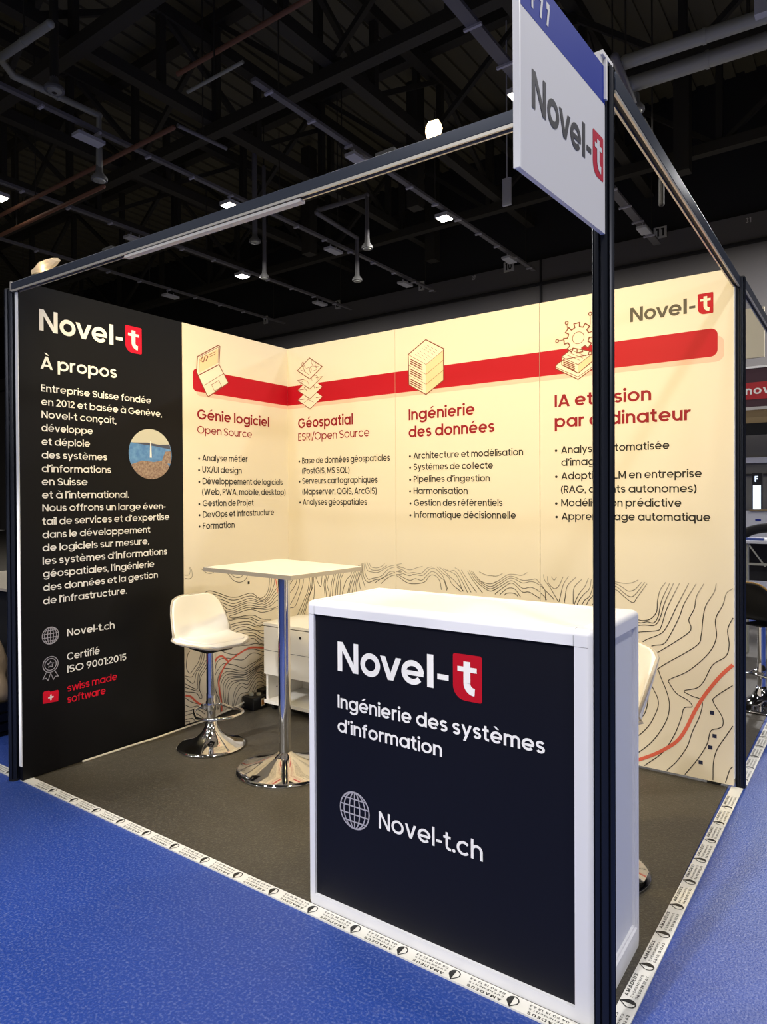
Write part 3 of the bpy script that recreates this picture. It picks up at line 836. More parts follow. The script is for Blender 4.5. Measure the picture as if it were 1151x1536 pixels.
for i in range(116):                                   # corrugated roof sheet, ribs along y
    x = -32 + i * 0.4
    roof.box(x, -16, 10.6, x + 0.22, 13.4, 10.7).box(x + 0.22, -16, 10.66, x + 0.4, 13.4, 10.7)
structure(roof.build('ceiling', M['roof']))

# ------------------------------------------------------------------ display panels
def panel(name, box, label, m_):
    x0, y0, z0, x1, y1, z1 = box
    at = ((x0 + x1) / 2, (y0 + y1) / 2, 0)
    o = thing(name, at, label, 'panel')
    MB().box(*box).build('board', m_, o)
    return o
on_left = lambda e: (lambda a, z: (e, a, z))           # a = y, on the wall at x = 0
on_back = lambda e: (lambda a, z: (a, -e, z))          # a = x, on the wall at y = 0
YS, XS1, XS2 = -0.926, 0.942, 1.918
Z0 = 0.018

p_black = panel('display_graphic', (-0.026, -D, .006, 0, YS, H), 'black about-us panel with white lettering on the left wall, front half', M['black'])
MB().box(-0.0262, -D - 0.004, 0.075, -0.002, -D + 0.0005, 2.425).build('edge_strip', M['panel_edge'], p_black)['label'] = 'bright white edge strip'
MB().box(-0.024, -D + .01, 0.0, -0.002, -D + .05, .006).box(-0.024, YS - .05, 0.0, -0.002, YS - .01, .006).build('foot', M['rubber'], p_black)
p_left = panel('display_graphic', (-0.026, YS + 0.002, Z0, 0, 0.0, H), 'white panel with laptop drawing and Génie logiciel heading, beside the black panel', M['panel'])
p_b1 = panel('display_graphic', (0.0, 0, Z0, XS1 - .001, 0.026, H), 'white back wall panel headed Géospatial, next to the corner', M['panel'])
p_b2 = panel('display_graphic', (XS1 + .001, 0, Z0, XS2 - .0015, 0.026, H), 'middle white back wall panel headed Ingénierie des données', M['panel'])
p_b3 = panel('display_graphic', (XS2 + .0015, 0, Z0, W, 0.026, H), 'white back wall panel with gear drawing and grey logo at the right end', M['panel'])
MB().box(W - .0005, 0.001, 0.05, W + .004, 0.024, 2.40).build('edge_strip', M['panel_edge'], p_b3)
for p, a in ((p_left, (-0.022, YS + .03, -0.004, YS + .09)), (p_left, (-0.022, -.12, -0.004, -.06))):
    MB().box(a[0], a[1], 0, a[2], a[3], Z0).build('foot', M['rubber'], p)
for p, xs in ((p_b1, (.1, .8)), (p_b2, (1.05, 1.8)), (p_b3, (2.05, 2.8))):
    for x in xs: MB().box(x - .03, .003, 0, x + .03, .023, Z0).build('foot', M['rubber'], p)

E1, E2, E3, E4, E5 = .0006, .0010, .0014, .0018, .0022
BLOCKS = {'title': (p_black, on_left, 'lettering', 'ink_white', .165), 'about': (p_black, on_left, 'lettering', 'ink_white', .145),
          'web': (p_black, on_left, 'lettering', 'ink_white', .145), 'swiss': (p_black, on_left, 'red_lettering', 'ink_bright', .135),
          'h1': (p_left, on_left, 'heading_lettering', 'ink_heading', .175), 'h1s': (p_left, on_left, 'heading_lettering', 'ink_heading', .125),
          'b1': (p_left, on_left, 'list_lettering', 'ink_dark', .152),
          'h2': (p_b1, on_back, 'heading_lettering', 'ink_heading', .175), 'h2s': (p_b1, on_back, 'heading_lettering', 'ink_heading', .125),
          'b2': (p_b1, on_back, 'list_lettering', 'ink_dark', .152),
          'h3': (p_b2, on_back, 'heading_lettering', 'ink_heading', .175), 'b3': (p_b2, on_back, 'list_lettering', 'ink_dark', .152),
          'h4': (p_b3, on_back, 'heading_lettering', 'ink_heading', .175), 'b4': (p_b3, on_back, 'list_lettering', 'ink_dark', .152)}
PART_NAME = {'lettering': 'text_line', 'red_lettering': 'red_text_line', 'heading_lettering': 'heading_line', 'list_lettering': 'list_line'}
bullet = None
for row in TEXT:
    key = row[0]
    if key not in BLOCKS: continue
    if row[1] == '•': bullet = row; continue
    p, put, nm, mk, wt = BLOCKS[key]
    k = Ink(put(E2)).text(*row[1:], wt)
    if bullet:
        w_, a0, z0, a1, z1, cp_ = bullet[1:]
        Ink(put(E2)).text(w_, (a0 + a1) / 2 - .19 * cp_, z0, (a0 + a1) / 2 + .19 * cp_, z0, cp_, wt).build('bullet', M[mk], p); bullet = None
    k.build(PART_NAME[nm], M[mk], p, recalc=False)

# logos on the black panel and on the right end of the back wall
logo(on_left(E2), on_left(E1), on_left(E3), -1.805, 2.257, .108, .415, M['ink_white'], M['ink_bright'], M['ink_white'], p_black)
logo(on_back(E2), on_back(E1), on_back(E3), 2.411, 2.297, .0725, .272, M['ink_logo'], M['ink_red'], M['ink_cream'], p_b3)

# round photograph of a lake with a water jet
pc, pz, pr_ = -1.154, 1.664, .146
circ = lambda lo, hi: [(pc + pr_ * math.cos(math.radians(a)), pz + pr_ * math.sin(math.radians(a))) for a in range(lo, hi + 1, 6)]
ph = Ink(on_left(E1)).poly(circ(0, 354)).build('round_photo', M['photo_sky'], p_black)
Ink(on_left(E2)).poly(circ(-205, 25)[:]).build('lake', M['photo_water'], ph)
Ink(on_left(E3)).poly(circ(-160, -20)[1:-1] + [(pc + .10, pz - .030), (pc + .02, pz - .045), (pc - .06, pz - .04)]).poly([(pc + .138, pz - .05), (pc + .141, pz + .025), (pc + .10, pz + .02), (pc + .07, pz - .05)]).build('town', M['photo_town'], ph)
Ink(on_left(E3)).poly([(pc - .128, pz + .060), (pc - .02, pz + .066), (pc + .06, pz + .058), (pc + .130, pz + .064), (pc + .138, pz + .035), (pc + .03, pz + .048), (pc - .06, pz + .054)]).build('hills', M['photo_hill'], ph)
Ink(on_left(E4)).poly([(pc - .008, pz - .02), (pc + .006, pz - .02), (pc + .002, pz + .075), (pc - .004, pz + .075)]).build('water_jet', M['ink_white'], ph)

def globe(put, a, z, r, ink, parent, w):
    k = Ink(put)
    k.stroke(arc(a, z, r, r, 0, 360, 32), w, True)
    for f in (.36, .74): k.stroke(arc(a, z, r * f, r, 0, 360, 32), w * .9, True)
    k.stroke([(a, z - r), (a, z + r)], w * .9)
    for f in (-.62, -.22, .22, .62):
        q = math.sqrt(1 - f * f) * r; k.stroke([(a - q, z + f * r), (a + q, z + f * r)], w * .9)
    return k.build('globe_icon', M[ink], parent)
globe(on_left(E2), -1.762, .704, .043, 'ink_grey', p_black, .0042)

k = Ink(on_left(E2)); a, z = -1.763, .556                # rosette icon
k.stroke(arc(a, z, .040, .040, 0, 360, 28), .004, True).stroke(arc(a, z, .030, .030, 0, 360, 24), .004, True)
k.stroke([(a + (.017 if i % 2 == 0 else .008) * math.sin(math.pi * i / 5), z + (.017 if i % 2 == 0 else .008) * math.cos(math.pi * i / 5)) for i in range(10)], .0035, True)
k.stroke([(a - .022, z - .036), (a - .040, z - .068), (a - .024, z - .066), (a - .014, z - .080), (a, z - .044), (a + .014, z - .080), (a + .024, z - .066), (a + .040, z - .068), (a + .022, z - .036)], .004)
k.build('rosette_icon', M['ink_grey'], p_black)
fo = Ink(on_left(E1)).poly([(-1.805, .363), (-1.724, .358), (-1.721, .412), (-1.727, .417), (-1.765, .416), (-1.772, .424), (-1.798, .424), (-1.805, .416)]).build('folder_icon', M['ink_bright'], p_black)
Ink(on_left(E2)).poly([(-1.777, .383), (-1.749, .383), (-1.749, .391), (-1.777, .391)]).poly([(-1.767, .373), (-1.759, .373), (-1.759, .401), (-1.767, .401)]).build('cross', M['ink_white'], fo)

# red band with its pale offset shadow, across four panels
BT, BB, SB = 2.212, 2.072, 2.046
Ink(on_left(.0003)).poly(rounded(-.82, SB, -0.0005, 2.19, (.03, 0, 0, .03))).build('pale_band', M['ink_pink'], p_left)
Ink(on_left(E1)).poly(rounded(-.846, BB, -0.0005, BT, (.03, 0, 0, .03))).build('red_band', M['ink_red'], p_left)
for p, a0, a1, end in ((p_b1, .0012, XS1 - .001, 0), (p_b2, XS1 + .001, XS2 - .0015, 0), (p_b3, XS2 + .0015, 2.820, 1)):
    Ink(on_back(.0003)).poly(rounded(a0, SB, a1 + (.028 if end else 0), 2.17, (0, .035 * end, .035 * end, 0))).build('pale_band', M['ink_pink'], p)
    Ink(on_back(E1)).poly(rounded(a0, BB, a1, BT - .004, (0, .032 * end, .032 * end, 0))).build('red_band', M['ink_red'], p)

# line drawings
def icon(name, put, parent, fills, strokes, w, line_ink='ink_line', extra=()):
    """fills: (polygon, ink); strokes: lines"""
    f0 = Ink(put(E3))
    main = [q for q in fills if q[1] == 'ink_cream']
    for q, _ in main: f0.poly(q)
    o = f0.build(name, M['ink_cream'], parent)
    shade = [q for q in fills if q[1] != 'ink_cream']
    if shade:
        f1 = Ink(put(E4))
        for q, _ in shade: f1.poly(q)
        f1.build('shading', M[shade[0][1]], o)
    s = Ink(put(E5))
    for q in strokes:
        pts, ww, cl = q if len(q) == 3 else (q[0], q[1], False)
        s.stroke(pts, ww, cl)
    s.build('outline', M[line_ink], o)
    return o
lid = [(-.810, 2.290), (-.642, 2.390), (-.628, 2.386), (-.637, 2.268), (-.806, 2.173), (-.817, 2.194)]
deck = [(-.806, 2.173), (-.637, 2.268), (-.559, 2.161), (-.726, 2.050), (-.738, 2.061)]
icon('laptop_icon', on_left, p_left, [(lid, 'ink_cream'), (deck, 'ink_cream'), ([(-.795, 2.192), (-.648, 2.275), (-.640, 2.372), (-.793, 2.282)], 'ink_shade')],
     [(lid, .006, True), (deck, .006, True), ([(-.800, 2.286), (-.640, 2.380), (-.645, 2.276)], .003), ([(-.795, 2.280), (-.799, 2.190)], .003),
      ([(-.760, 2.117), (-.600, 2.215)], .003), ([(-.700, 2.130), (-.640, 2.165), (-.615, 2.128), (-.676, 2.092)], .003, True),
      ([(-.768, 2.299), (-.784, 2.271), (-.766, 2.262)], .006), ([(-.763, 2.264), (-.748, 2.309)], .006), ([(-.744, 2.313), (-.727, 2.303), (-.744, 2.273)], .006),
      ([(-.715, 2.318), (-.665, 2.346)], .003), ([(-.715, 2.304), (-.665, 2.332)], .003)], .005)
fills, strokes = [], []
for q in range(3, -1, -1):
    dz = -q * .070; sh = q * .001
    dia = [(.214 + sh, 2.389 + dz), (.329 + sh, 2.316 + dz), (.216 + sh, 2.241 + dz), (.099 + sh, 2.313 + dz)]
    fills.append((dia, 'ink_cream')); strokes.append((dia, .0055, True))
# each sheet covers the one under it: only the visible chevrons are inked below the top sheet
strokes = [(strokes[3][0], .0055, True)]
for q in (1, 2, 3):
    dz = -q * .070
    strokes.append(([(.165, 2.276 + dz + .040), (.099, 2.313 + dz), (.216, 2.241 + dz), (.330, 2.316 + dz), (.272, 2.276 + dz + .040)], .0055))
for px, pz_ in ((.165, 2.318), (.222, 2.298), (.275, 2.325), (.240, 2.350), (.150, 2.345)):
    strokes.append((arc(px, pz_ + .010, .009, .012, -30, 210, 8) + [(px, pz_ - .014)], .003, True))
strokes += [([(.13, 2.315), (.17, 2.298), (.21, 2.270)], .0025), ([(.18, 2.318), (.24, 2.330), (.30, 2.318)], .0025), ([(.25, 2.295), (.28, 2.300)], .0025),
            (arc(.165, 2.205, .04, .03, 0, 200, 10), .0025), (arc(.262, 2.240, .03, .022, -60, 220, 10), .0025), ([(.16, 2.190), (.19, 2.160)], .004), ([(.25, 2.195), (.265, 2.165)], .004), ([(.16, 2.080), (.20, 2.100), (.25, 2.075)], .0025)]
icon('map_layers_icon', on_back, p_b1, fills, strokes, .005)
hexa = [(1.176, 2.382), (1.302, 2.309), (1.301, 2.118), (1.176, 2.042), (1.050, 2.115), (1.045, 2.306)]
strokes = [(hexa, .006, True), ([(1.045, 2.306), (1.177, 2.228), (1.302, 2.300)], .0025), ([(1.177, 2.228), (1.176, 2.045)], .0025)]
for q in (1, 2):
    z = -.0615 * q
    strokes.append(([(1.048, 2.300 + z), (1.177, 2.228 + z), (1.302, 2.303 + z)], .0022))
for q in range(3):
    for s in range(3):
        z = 2.276 - .0625 * q - s * .0135
        strokes.append(([(1.060, z), (1.150, z - .050)], .0062))
for row in range(6):                                     # rows of small dots on the lid
    bx, bz = 1.098 + (row % 3) * .014 + (row // 3) * .050, 2.300 + (row % 3) * .0095 + (row // 3) * .032
    for s in range(10):
        strokes.append(([(bx + s * .0095, bz - s * .0056), (bx + s * .0095 + .004, bz - s * .0056 - .002)], .003))
icon('server_icon', on_back, p_b2, [(hexa, 'ink_cream'), ([(1.177, 2.228), (1.302, 2.300), (1.301, 2.118), (1.176, 2.045)], 'ink_shade')], strokes, .005)
gx, gz = 2.139, 2.256; gear = []
for q in range(8):
    for da, rr in ((-13, .082), (-10, .058), (-13, .058)): pass
    c0 = q * 45 + 6
    for da, rr in ((-22, .058), (-12, .060), (-11, .081), (11, .081), (12, .060), (22, .058)):
        a = math.radians(c0 + da); gear.append((gx + rr * math.cos(a), gz + rr * math.sin(a)))
plat = [(2.013, 2.117), (2.020, 2.128), (2.06, 2.150), (2.24, 2.160), (2.262, 2.125), (2.262, 2.110), (2.137, 2.033), (2.013, 2.105)]
boxo = [(2.047, 2.166), (2.110, 2.205), (2.227, 2.168), (2.230, 2.130), (2.138, 2.066), (2.047, 2.122)]
strokes = [(plat, .0045, True), ([(2.014, 2.112), (2.137, 2.046), (2.262, 2.118)], .003), (gear, .006, True), (arc(gx, gz, .032, .032, 0, 360, 24), .003, True), (boxo, .0045, True), ([(2.047, 2.164), (2.138, 2.112), (2.227, 2.168)], .003)]
for s in range(4): strokes.append(([(2.056, 2.146 - s * .0095), (2.120, 2.112 - s * .0095)], .005))
for s in range(3): strokes.append(([(2.075 + s * .015, 2.172 + s * .010), (2.150 + s * .015, 2.133 + s * .010)], .0022))
for na, nz, ea, ez in ((2.204, 2.374, 2.204, 2.318), (2.075, 2.346, 2.080, 2.310), (2.021, 2.255, 2.056, 2.257), (2.203, 2.165, 2.203, 2.190), (2.262, 2.262, 2.222, 2.260)):
    strokes += [(arc(na, nz, .0085, .0085, 0, 360, 14), .0045, True), ([(na + (ea - na) * .18, nz + (ez - nz) * .18), (ea, ez)], .003)]
icon('gear_icon', on_back, p_b3, [(plat, 'ink_cream'), (boxo, 'ink_cream'), (gear, 'ink_cream'), ([(2.138, 2.110), (2.227, 2.166), (2.230, 2.130), (2.138, 2.068)], 'ink_shade')], strokes, .005)

# contour lines, red roads and the little squares along the foot of the graphics
def clip(pts, a0, a1, z0):
    """the runs of a line that lie on the panel; lines that reach an edge are carried right up to it"""
    pts = list(pts)
    for end in (0, -1):
        p, q = (pts[0], pts[1]) if end == 0 else (pts[-1], pts[-2])
        if p.x > a1 - .035 or p.x < a0 + .012 or p.y < z0 + .02:
            e = p + (p - q).normalized() * .05
            if end == 0: pts.insert(0, e)
            else: pts.append(e)
    dense = []
    for p, q in zip(pts, pts[1:]):
        n = max(1, int((q - p).length / .004))
        dense += [p.lerp(q, i / n) for i in range(n)] if n > 1 and (min(p.x, q.x) < a0 or max(p.x, q.x) > a1 or min(p.y, q.y) < z0) else [p]
    dense.append(pts[-1])
    out, cur = [], []
    for p in dense:
        if a0 <= p.x <= a1 and p.y >= z0: cur.append(p)
        else:
            if len(cur) > 1: out.append(cur)
            cur = []
    if len(cur) > 1: out.append(cur)
    return out
LIMITS = {'L': (YS + .004, -.002), 'B1': (.002, XS1 - .003), 'B2': (XS1 + .003, XS2 - .003), 'B3': (XS2 + .003, W - .002)}
def draw_lines(key, lists, width, put, a0, a1):
    k = Ink(put); n = 0
    for pts in lists:
        sm = smooth_line([Vector((a / 1000, z / 1000)) for a, z in pts], 6)
        for run in clip(sm, a0, a1, Z0 + .004):
            k.stroke(run, width); n += 1
    return k if n else None
for key, p, put in (('L', p_left, on_left), ('B1', p_b1, on_back), ('B2', p_b2, on_back), ('B3', p_b3, on_back)):
    a0, a1 = LIMITS[key]
    src = CONTOURS[key] + (CONTOURS['B1'] if key == 'B2' else [])
    draw_lines(key, src, .0043, put(E2), a0, a1).build('contour_lines', M['contour'], p)
    rd = [r_ for r_ in ROADS if r_[0] == key]
    if rd:
        k = Ink(put(E3))
        for _, w_, pts in rd:
            for run in clip(smooth_line([Vector((a / 1000, z / 1000)) for a, z in pts], 8), a0, a1, Z0 + .004): k.stroke(run, .0125 if w_ > 4 else .007) if key == 'L' else k.stroke(run, .0165)
        k.build('red_road', M['ink_road'], p)
for a, z in ((2.794, .351), (2.805, .240), (2.786, .181), (2.743, .099)): Ink(on_back(E3)).poly(rounded(a - .0095, z - .0095, a + .0095, z + .0095, 0)).build('map_square', M['ink_navy'], p_b3)
Ink(on_left(E3)).poly(rounded(-.401, .827, -.383, .845, 0)).build('map_square', M['ink_dark'], p_left)

# ------------------------------------------------------------------ aluminium posts and beams
def post_profile(cx, cy_, r):
    out = []
    for q in range(8):
        a = q * 45
        for da, rr in ((-18, 1.0), (-7, 1.02), (-6, .72), (6, .72), (7, 1.02), (18, 1.0)):
            t = math.radians(a + da); out.append((cx + r * rr * math.cos(t), cy_ + r * rr * math.sin(t)))
    return out
def post(x, y, r, z1, label):
    o = thing('aluminium_post', (x, y, 0), label, 'post', 'booth posts')
    MB().prism(post_profile(x, y, r), 0.012, z1).build('pole', M['post'], o)
    MB().prism(arc(x, y, r * .98, r * .98, 0, 360, 16)[:-1], 0, .012).build('foot', M['rubber'], o)
    MB().prism(arc(x, y, r * .9, r * .9, 0, 360, 16)[:-1], z1, z1 + .006).build('cap', M['rubber'], o)
    return o
post(-.066, -1.915, .027, 2.440, 'dark aluminium post at the outer edge of the black panel')
post(2.880, -1.914, .0262, 2.440, 'dark grooved aluminium post in front of the white counter, carrying the sign')
post(2.910, .0525, .0225, 2.440, 'dark aluminium post at the right end of the back wall')

def beam(name, a, b, h, t, label, cap_end=False):
    a, b = Vector(a), Vector(b)
    o = thing(name, tuple((a + b) / 2), label, 'rail', 'booth rails')
    d = (b - a).normalized(); s = d.cross(Vector((0, 0, 1))).normalized(); u = s.cross(d)
    MB().bar(a, b, t, h).build('rail', M['beam'], o, bevel=.002)
    lo = -(h / 2 + .0045)
    k = MB()
    for e in (-1, 1):
        k.bar(a + u * lo + s * (e * (t / 2 - .004)), b + u * lo + s * (e * (t / 2 - .004)), .006, .009)
    k.build('lower_flange', M['lip'], o)
    MB().bar(a + u * (lo + .003), b + u * (lo + .003), t - .016, .003).build('groove', M['rubber'], o)
    return o, d, s, u
fb, d_, s_, u_ = beam('aluminium_rail', (-.034, -1.912, 2.453), (2.853, -1.912, 2.400), .036, .030, 'slate aluminium rail spanning the open front of the booth')
MB().bar(Vector((-.038, -1.912, 2.453)), Vector((-.030, -1.912, 2.4529)), .036, .046).build('end_cap', M['lip'], fb)
MB().bar((.905, -1.912, 2.4012), (1.885, -1.912, 2.3815), .024, .010).build('white_trim', M['trim_white'], fb)['label'] = 'white strip under the rail'
beam('aluminium_rail', (2.889, -1.884, 2.426), (2.897, .026, 2.424), .046, .028, 'dark aluminium rail along the open right side of the booth')
beam('aluminium_rail', (2.913, .079, 2.424), (2.925, 4.60, 2.420), .046, .028, 'dark aluminium rail of the next booth, behind the right end post')

# ------------------------------------------------------------------ sign on the front post
sg = thing('booth_sign', (2.888, -2.185, 2.2), 'square white flag sign with blue top band, fixed to the front post', 'sign')
SX = 2.8935
Q = {'bl': (-2.436, 1.998), 'br': (-1.942, 2.030), 'ml': (-2.438, 2.2985), 'mr': (-1.942, 2.3415), 'tl': (-2.438, 2.384), 'tr': (-1.942, 2.431)}
def slab(keys, x0, x1):
    n = len(keys)
    vs = [(x0,) + Q[q] for q in keys] + [(x1,) + Q[q] for q in keys]
    return MB().add(vs, [tuple(range(n)), tuple(range(n, 2 * n))[::-1]] + [(i, (i + 1) % n, n + (i + 1) % n, n + i) for i in range(n)])
slab(('bl', 'br', 'mr', 'ml'), SX - .010, SX).build('board', M['sign'], sg)
slab(('ml', 'mr', 'tr', 'tl'), SX - .010, SX + .0005).build('blue_band', M['sign_blue'], sg)
ed = MB()
for p, q in (('bl', 'tl'),):
    a, b = Vector((SX - .005,) + Q[p]), Vector((SX - .005,) + Q[q])
    ed.bar(a, b, .013, .006, (0, 1, 0))
ed.build('edge', M['sign_edge'], sg)
def on_sign(e):
    def f(a, z):                                         # a, z measured on an unsheared 0.50 x 0.39 board
        t = a / .506; zl = 1.998 + z; k = .032 + (.016) * (z / .39)
        return (SX + e, -2.437 + a, zl + k * t)
    return f
logo(on_sign(.0010), on_sign(.0006), on_sign(.0014), .056, .131, .0725, .296, M['sign_ink'], M['sign_red'], M['sign'], sg)
for ch, a in (('F', .0535), ('7', .0930), ('7', .1275)):
    S, P, wd = glyph(ch, .30); base = on_sign(.0012)
    k = Ink(lambda x, z, a=a: base(a + x * .046 * .62, .318 + z * .046))
    for p in P: k.poly(p)
    for s in S: k.stroke(s, .30)
    k.build('numeral', M['sign'], sg)
MB().bar((2.884, -1.968, 2.37), (2.884, -1.968, 2.45), .018, .024, (0, 1, 0)).bar((2.894, -1.9465, 2.35), (2.894, -1.9465, 2.45), .012, .010, (0, 1, 0)).bar((2.884, -1.972, 2.452), (2.886, -1.90, 2.454), .03, .010).build('clip', M['clip'], sg)

# ------------------------------------------------------------------ tape along the booth edges
def tape(name, put, length, label, start=.06, width=.050, detail=True):
    """put(s, t): s along the tape, t across it (0..width)"""
    n = 4; vs, fs = [], []
    for s in (0, length):
        for t in (0, width): vs.append(put(s, t, .0060))
    for s in (0, length):
        for t in (0, width): vs.append(put(s, t, .0005))
    o = MB().add(vs, [(0, 1, 3, 2), (4, 6, 7, 5), (0, 4, 5, 1), (2, 3, 7, 6), (0, 2, 6, 4), (1, 5, 7, 3)]).build(name, M['tape'], at=tuple(put(length / 2, width / 2, 0)))
    tag(o, label, 'tape', 'white floor tapes')
    ORIGIN[o.name] = Vector(o.location)
    k = Ink(lambda a, z: put(a, z, .0064))
    s = start
    while s < length - .17:
        dr = arc(s + .016, .024, .016, .017, -200, 20, 14)
        k.stroke([(s + .016, .048)] + dr, .0035, True)
        k.poly([(s + .016, .048)] + arc(s + .016, .024, .017, .018, -85, 20, 8))
        if detail:
            k.text('AMADEUS', s + .044, .036, s + .150, .036, .0100, .19, .28)
            k.text('ÉVÉNEMENTS', s + .044, .0225, s + .152, .0225, .0062, .14, .30)
            k.text('04 50 18 12 63', s + .044, .0085, s + .154, .0085, .0078, .16, .16)
        s += .1835
    k.build('print', M['tape_ink'], o, recalc=False)
    return o
tape('floor_tape', lambda s, t, z: (2.846 - s, -1.857 - t, z), 2.872, 'white printed tape along the front edge of the grey booth floor', .03)
tape('floor_tape', lambda s, t, z: (2.902 - t + s * .012, -1.907 + s, z), 1.93, 'white printed tape along the right edge of the grey booth floor', .0)
tape('floor_tape', lambda s, t, z: (2.935 - t + s * .012, .075 + s, z), 4.72, 'white printed tape running on past the right end post', .05)
tape('floor_tape', lambda s, t, z: (-.10 - s, -1.866 - t, z), 2.2, 'white printed tape left of the black panel post', .05)
o = MB().box(-3.2, 4.80, 0, 2.92, 4.85, .006).build('floor_tape', M['tape'], at=(0, 4.82, 0)); tag(o, 'plain white tape between grey and blue floor behind the booth', 'tape', 'white floor tapes')

# ------------------------------------------------------------------ counter
cx0, cx1, cy0, cy1, cz = 1.838, 2.834, -1.852, -1.424, 1.045
ct = thing('counter', ((cx0 + cx1) / 2, (cy0 + cy1) / 2, 0), 'white framed counter with a black front panel at the front right', 'counter')
B_ = .054
def counter_frame():
    """one moulded frame: flat outer faces rounded along the outer edges, recessed bays at the front, back, ends and top"""
    bm = bmesh.new()
    bmesh.ops.create_cube(bm, size=1.0)
    for v in bm.verts:
        v.co = Vector((cx0 if v.co.x < 0 else cx1, cy0 if v.co.y < 0 else cy1, 0.0 if v.co.z < 0 else cz))
    lay = bm.edges.layers.float.new('bevel_weight_edge')
    for e in bm.edges:
        a_, b_ = e.verts[0].co, e.verts[1].co
        lowest = a_.z < .01 and b_.z < .01
        e[lay] = 0.0 if lowest else 1.0
    bm.normal_update()
    L_, R_, T_, K_ = .031, .053, .044, .040                 # left, right, top and kick heights of the profiles
    bays = {(0, -1): (cx0 + L_, cx1 - R_, K_, cz - T_), (0, 1): (cx0 + L_, cx1 - R_, K_, cz - T_), (1, 0): (cy0 + B_, cy1 - .028, .066, cz - T_ - .004), (-1, 0): (cy0 + B_, cy1 - .028, .066, cz - T_)}
    for fc in list(bm.faces):
        n = fc.normal.copy()
        if n.z < -.5: continue
        if n.z > .5: bay = (cx0 + .025, cx1 - .045, cy0 + .050, cy1 - .040); put = lambda p, q, d: Vector((p, q, cz - d))
        elif abs(n.y) > .5: bay = bays[(0, -1 if n.y < 0 else 1)]; yy = cy0 if n.y < 0 else cy1; put = lambda p, q, d, yy=yy, s=n.y: Vector((p, yy - s * d, q))
        else: bay = bays[(1 if n.x > 0 else -1, 0)]; xx = cx0 if n.x < 0 else cx1; put = lambda p, q, d, xx=xx, s=n.x: Vector((xx - s * d, p, q))
        dp = .006 if n.z > .5 else (.0125 if abs(n.y) > .5 else .020)
        p0, p1, q0, q1 = bay
        crn = [(p0, q0), (p1, q0), (p1, q1), (p0, q1)]
        rim = [bm.verts.new(put(p, q, 0)) for p, q in crn]; inn = [bm.verts.new(put(p, q, dp)) for p, q in crn]
        outer = list(fc.verts)
        used = sorted(((o.co - rim[0].co).length, k) for k, o in enumerate(outer))[0][1]
        seq = outer[used:] + outer[:used]
        if (seq[1].co - rim[1].co).length > (seq[-1].co - rim[1].co).length: seq = [seq[0]] + seq[:0:-1]
        bm.faces.remove(fc)
        for k in range(4):
            k2 = (k + 1) % 4
            bm.faces.new((seq[k], seq[k2], rim[k2], rim[k])); bm.faces.new((rim[k], rim[k2], inn[k2], inn[k]))
        bm.faces.new(inn)
    bmesh.ops.recalc_face_normals(bm, faces=bm.faces)
    org = ORIGIN[ct.name]
    for v in bm.verts: v.co -= org
    me = bpy.data.meshes.new('frame'); bm.to_mesh(me); bm.free(); me.materials.append(M['counter'])
    me.polygons.foreach_set('use_smooth', [True] * len(me.polygons))
    o = bpy.data.objects.new('frame', me); col.objects.link(o); o.parent = ct
    bv = o.modifiers.new('bevel', 'BEVEL'); bv.limit_method = 'WEIGHT'; bv.width = .017; bv.segments = 5
    me.set_sharp_from_angle(angle=math.radians(60))
    o.modifiers.new('wn', 'WEIGHTED_NORMAL').keep_sharp = True
counter_frame()
jl = MB(); t_ = .0009
jl.box(cx0 + .033, cy0 - .0003, cz - .044, cx0 + .033 + t_, cy0 + .01, cz - .016).box(cx1 - .0555, cy0 - .0003, cz - .044, cx1 - .0555 + t_, cy0 + .01, cz - .016)
jl.box(cx0 + .012, cy0 - .0003, cz - .046, cx0 + .031, cy0 + .01, cz - .046 + t_).box(cx1 - .053, cy0 - .0003, cz - .046, cx1 - .016, cy0 + .01, cz - .046 + t_)
jl.box(cx1 - .01, cy0 + .016, cz - .046, cx1 + .0003, cy0 + .054, cz - .046 + t_).box(cx0 + .033, cy0 + .017, cz - .004, cx0 + .033 + t_, cy0 + .05, cz + .0003).box(cx1 - .0555, cy0 + .017, cz - .004, cx1 - .0555 + t_, cy0 + .03, cz + .0003)
jl.build('joint_line', M['seam'], ct)
MB().box(cx0 + .0305, cy0 + .010, .0385, cx1 - .0525, cy0 + .0165, cz - .042).build('front_panel', M['counter_black'], ct)
MB().box(cx1 - .021, cy0 + B_ + .0005, .0665, cx1 - .014, cy1 - .0285, cz - .0485).build('side_panel', M['counter_side'], ct)
MB().box(cx0 + .014, cy0 + B_ + .0005, .0665, cx0 + .021, cy1 - .0285, cz - .0445).build('side_panel', M['counter_side'], ct)
MB().box(cx0 + .0255, cy0 + .0505, cz - .007, cx1 - .0455, cy1 - .0405, cz - .0035).build('top_panel', M['counter_top'], ct)
MB().box(cx1 - .015, cy1 - .0345, .072, cx1 - .007, cy1 - .0285, cz - .050).box(cx1 - .015, cy0 + .0545, .0665, cx1 - .007, cy1 - .0285, .0725).build('infill_bead', M['counter'], ct)
on_front = lambda e: (lambda a, z: (a, cy0 + .010 - e, z))
# printed words were measured on the outer face; the infill sits a centimetre back
for row in TEXT:
    if row[0] in ('c1', 'c2'): Ink(on_front(E2)).text(*row[1:], .165 if row[0] == 'c1' else .145).build('text_line', M['ink_white'], ct, recalc=False)
logo(on_front(E2), on_front(E1), on_front(E3), 1.967, .819, .098, .375, M['ink_white'], M['ink_red'], M['ink_white'], ct)
globe(on_front(E2), 2.035, .366, .060, 'ink_grey', ct, .0048)

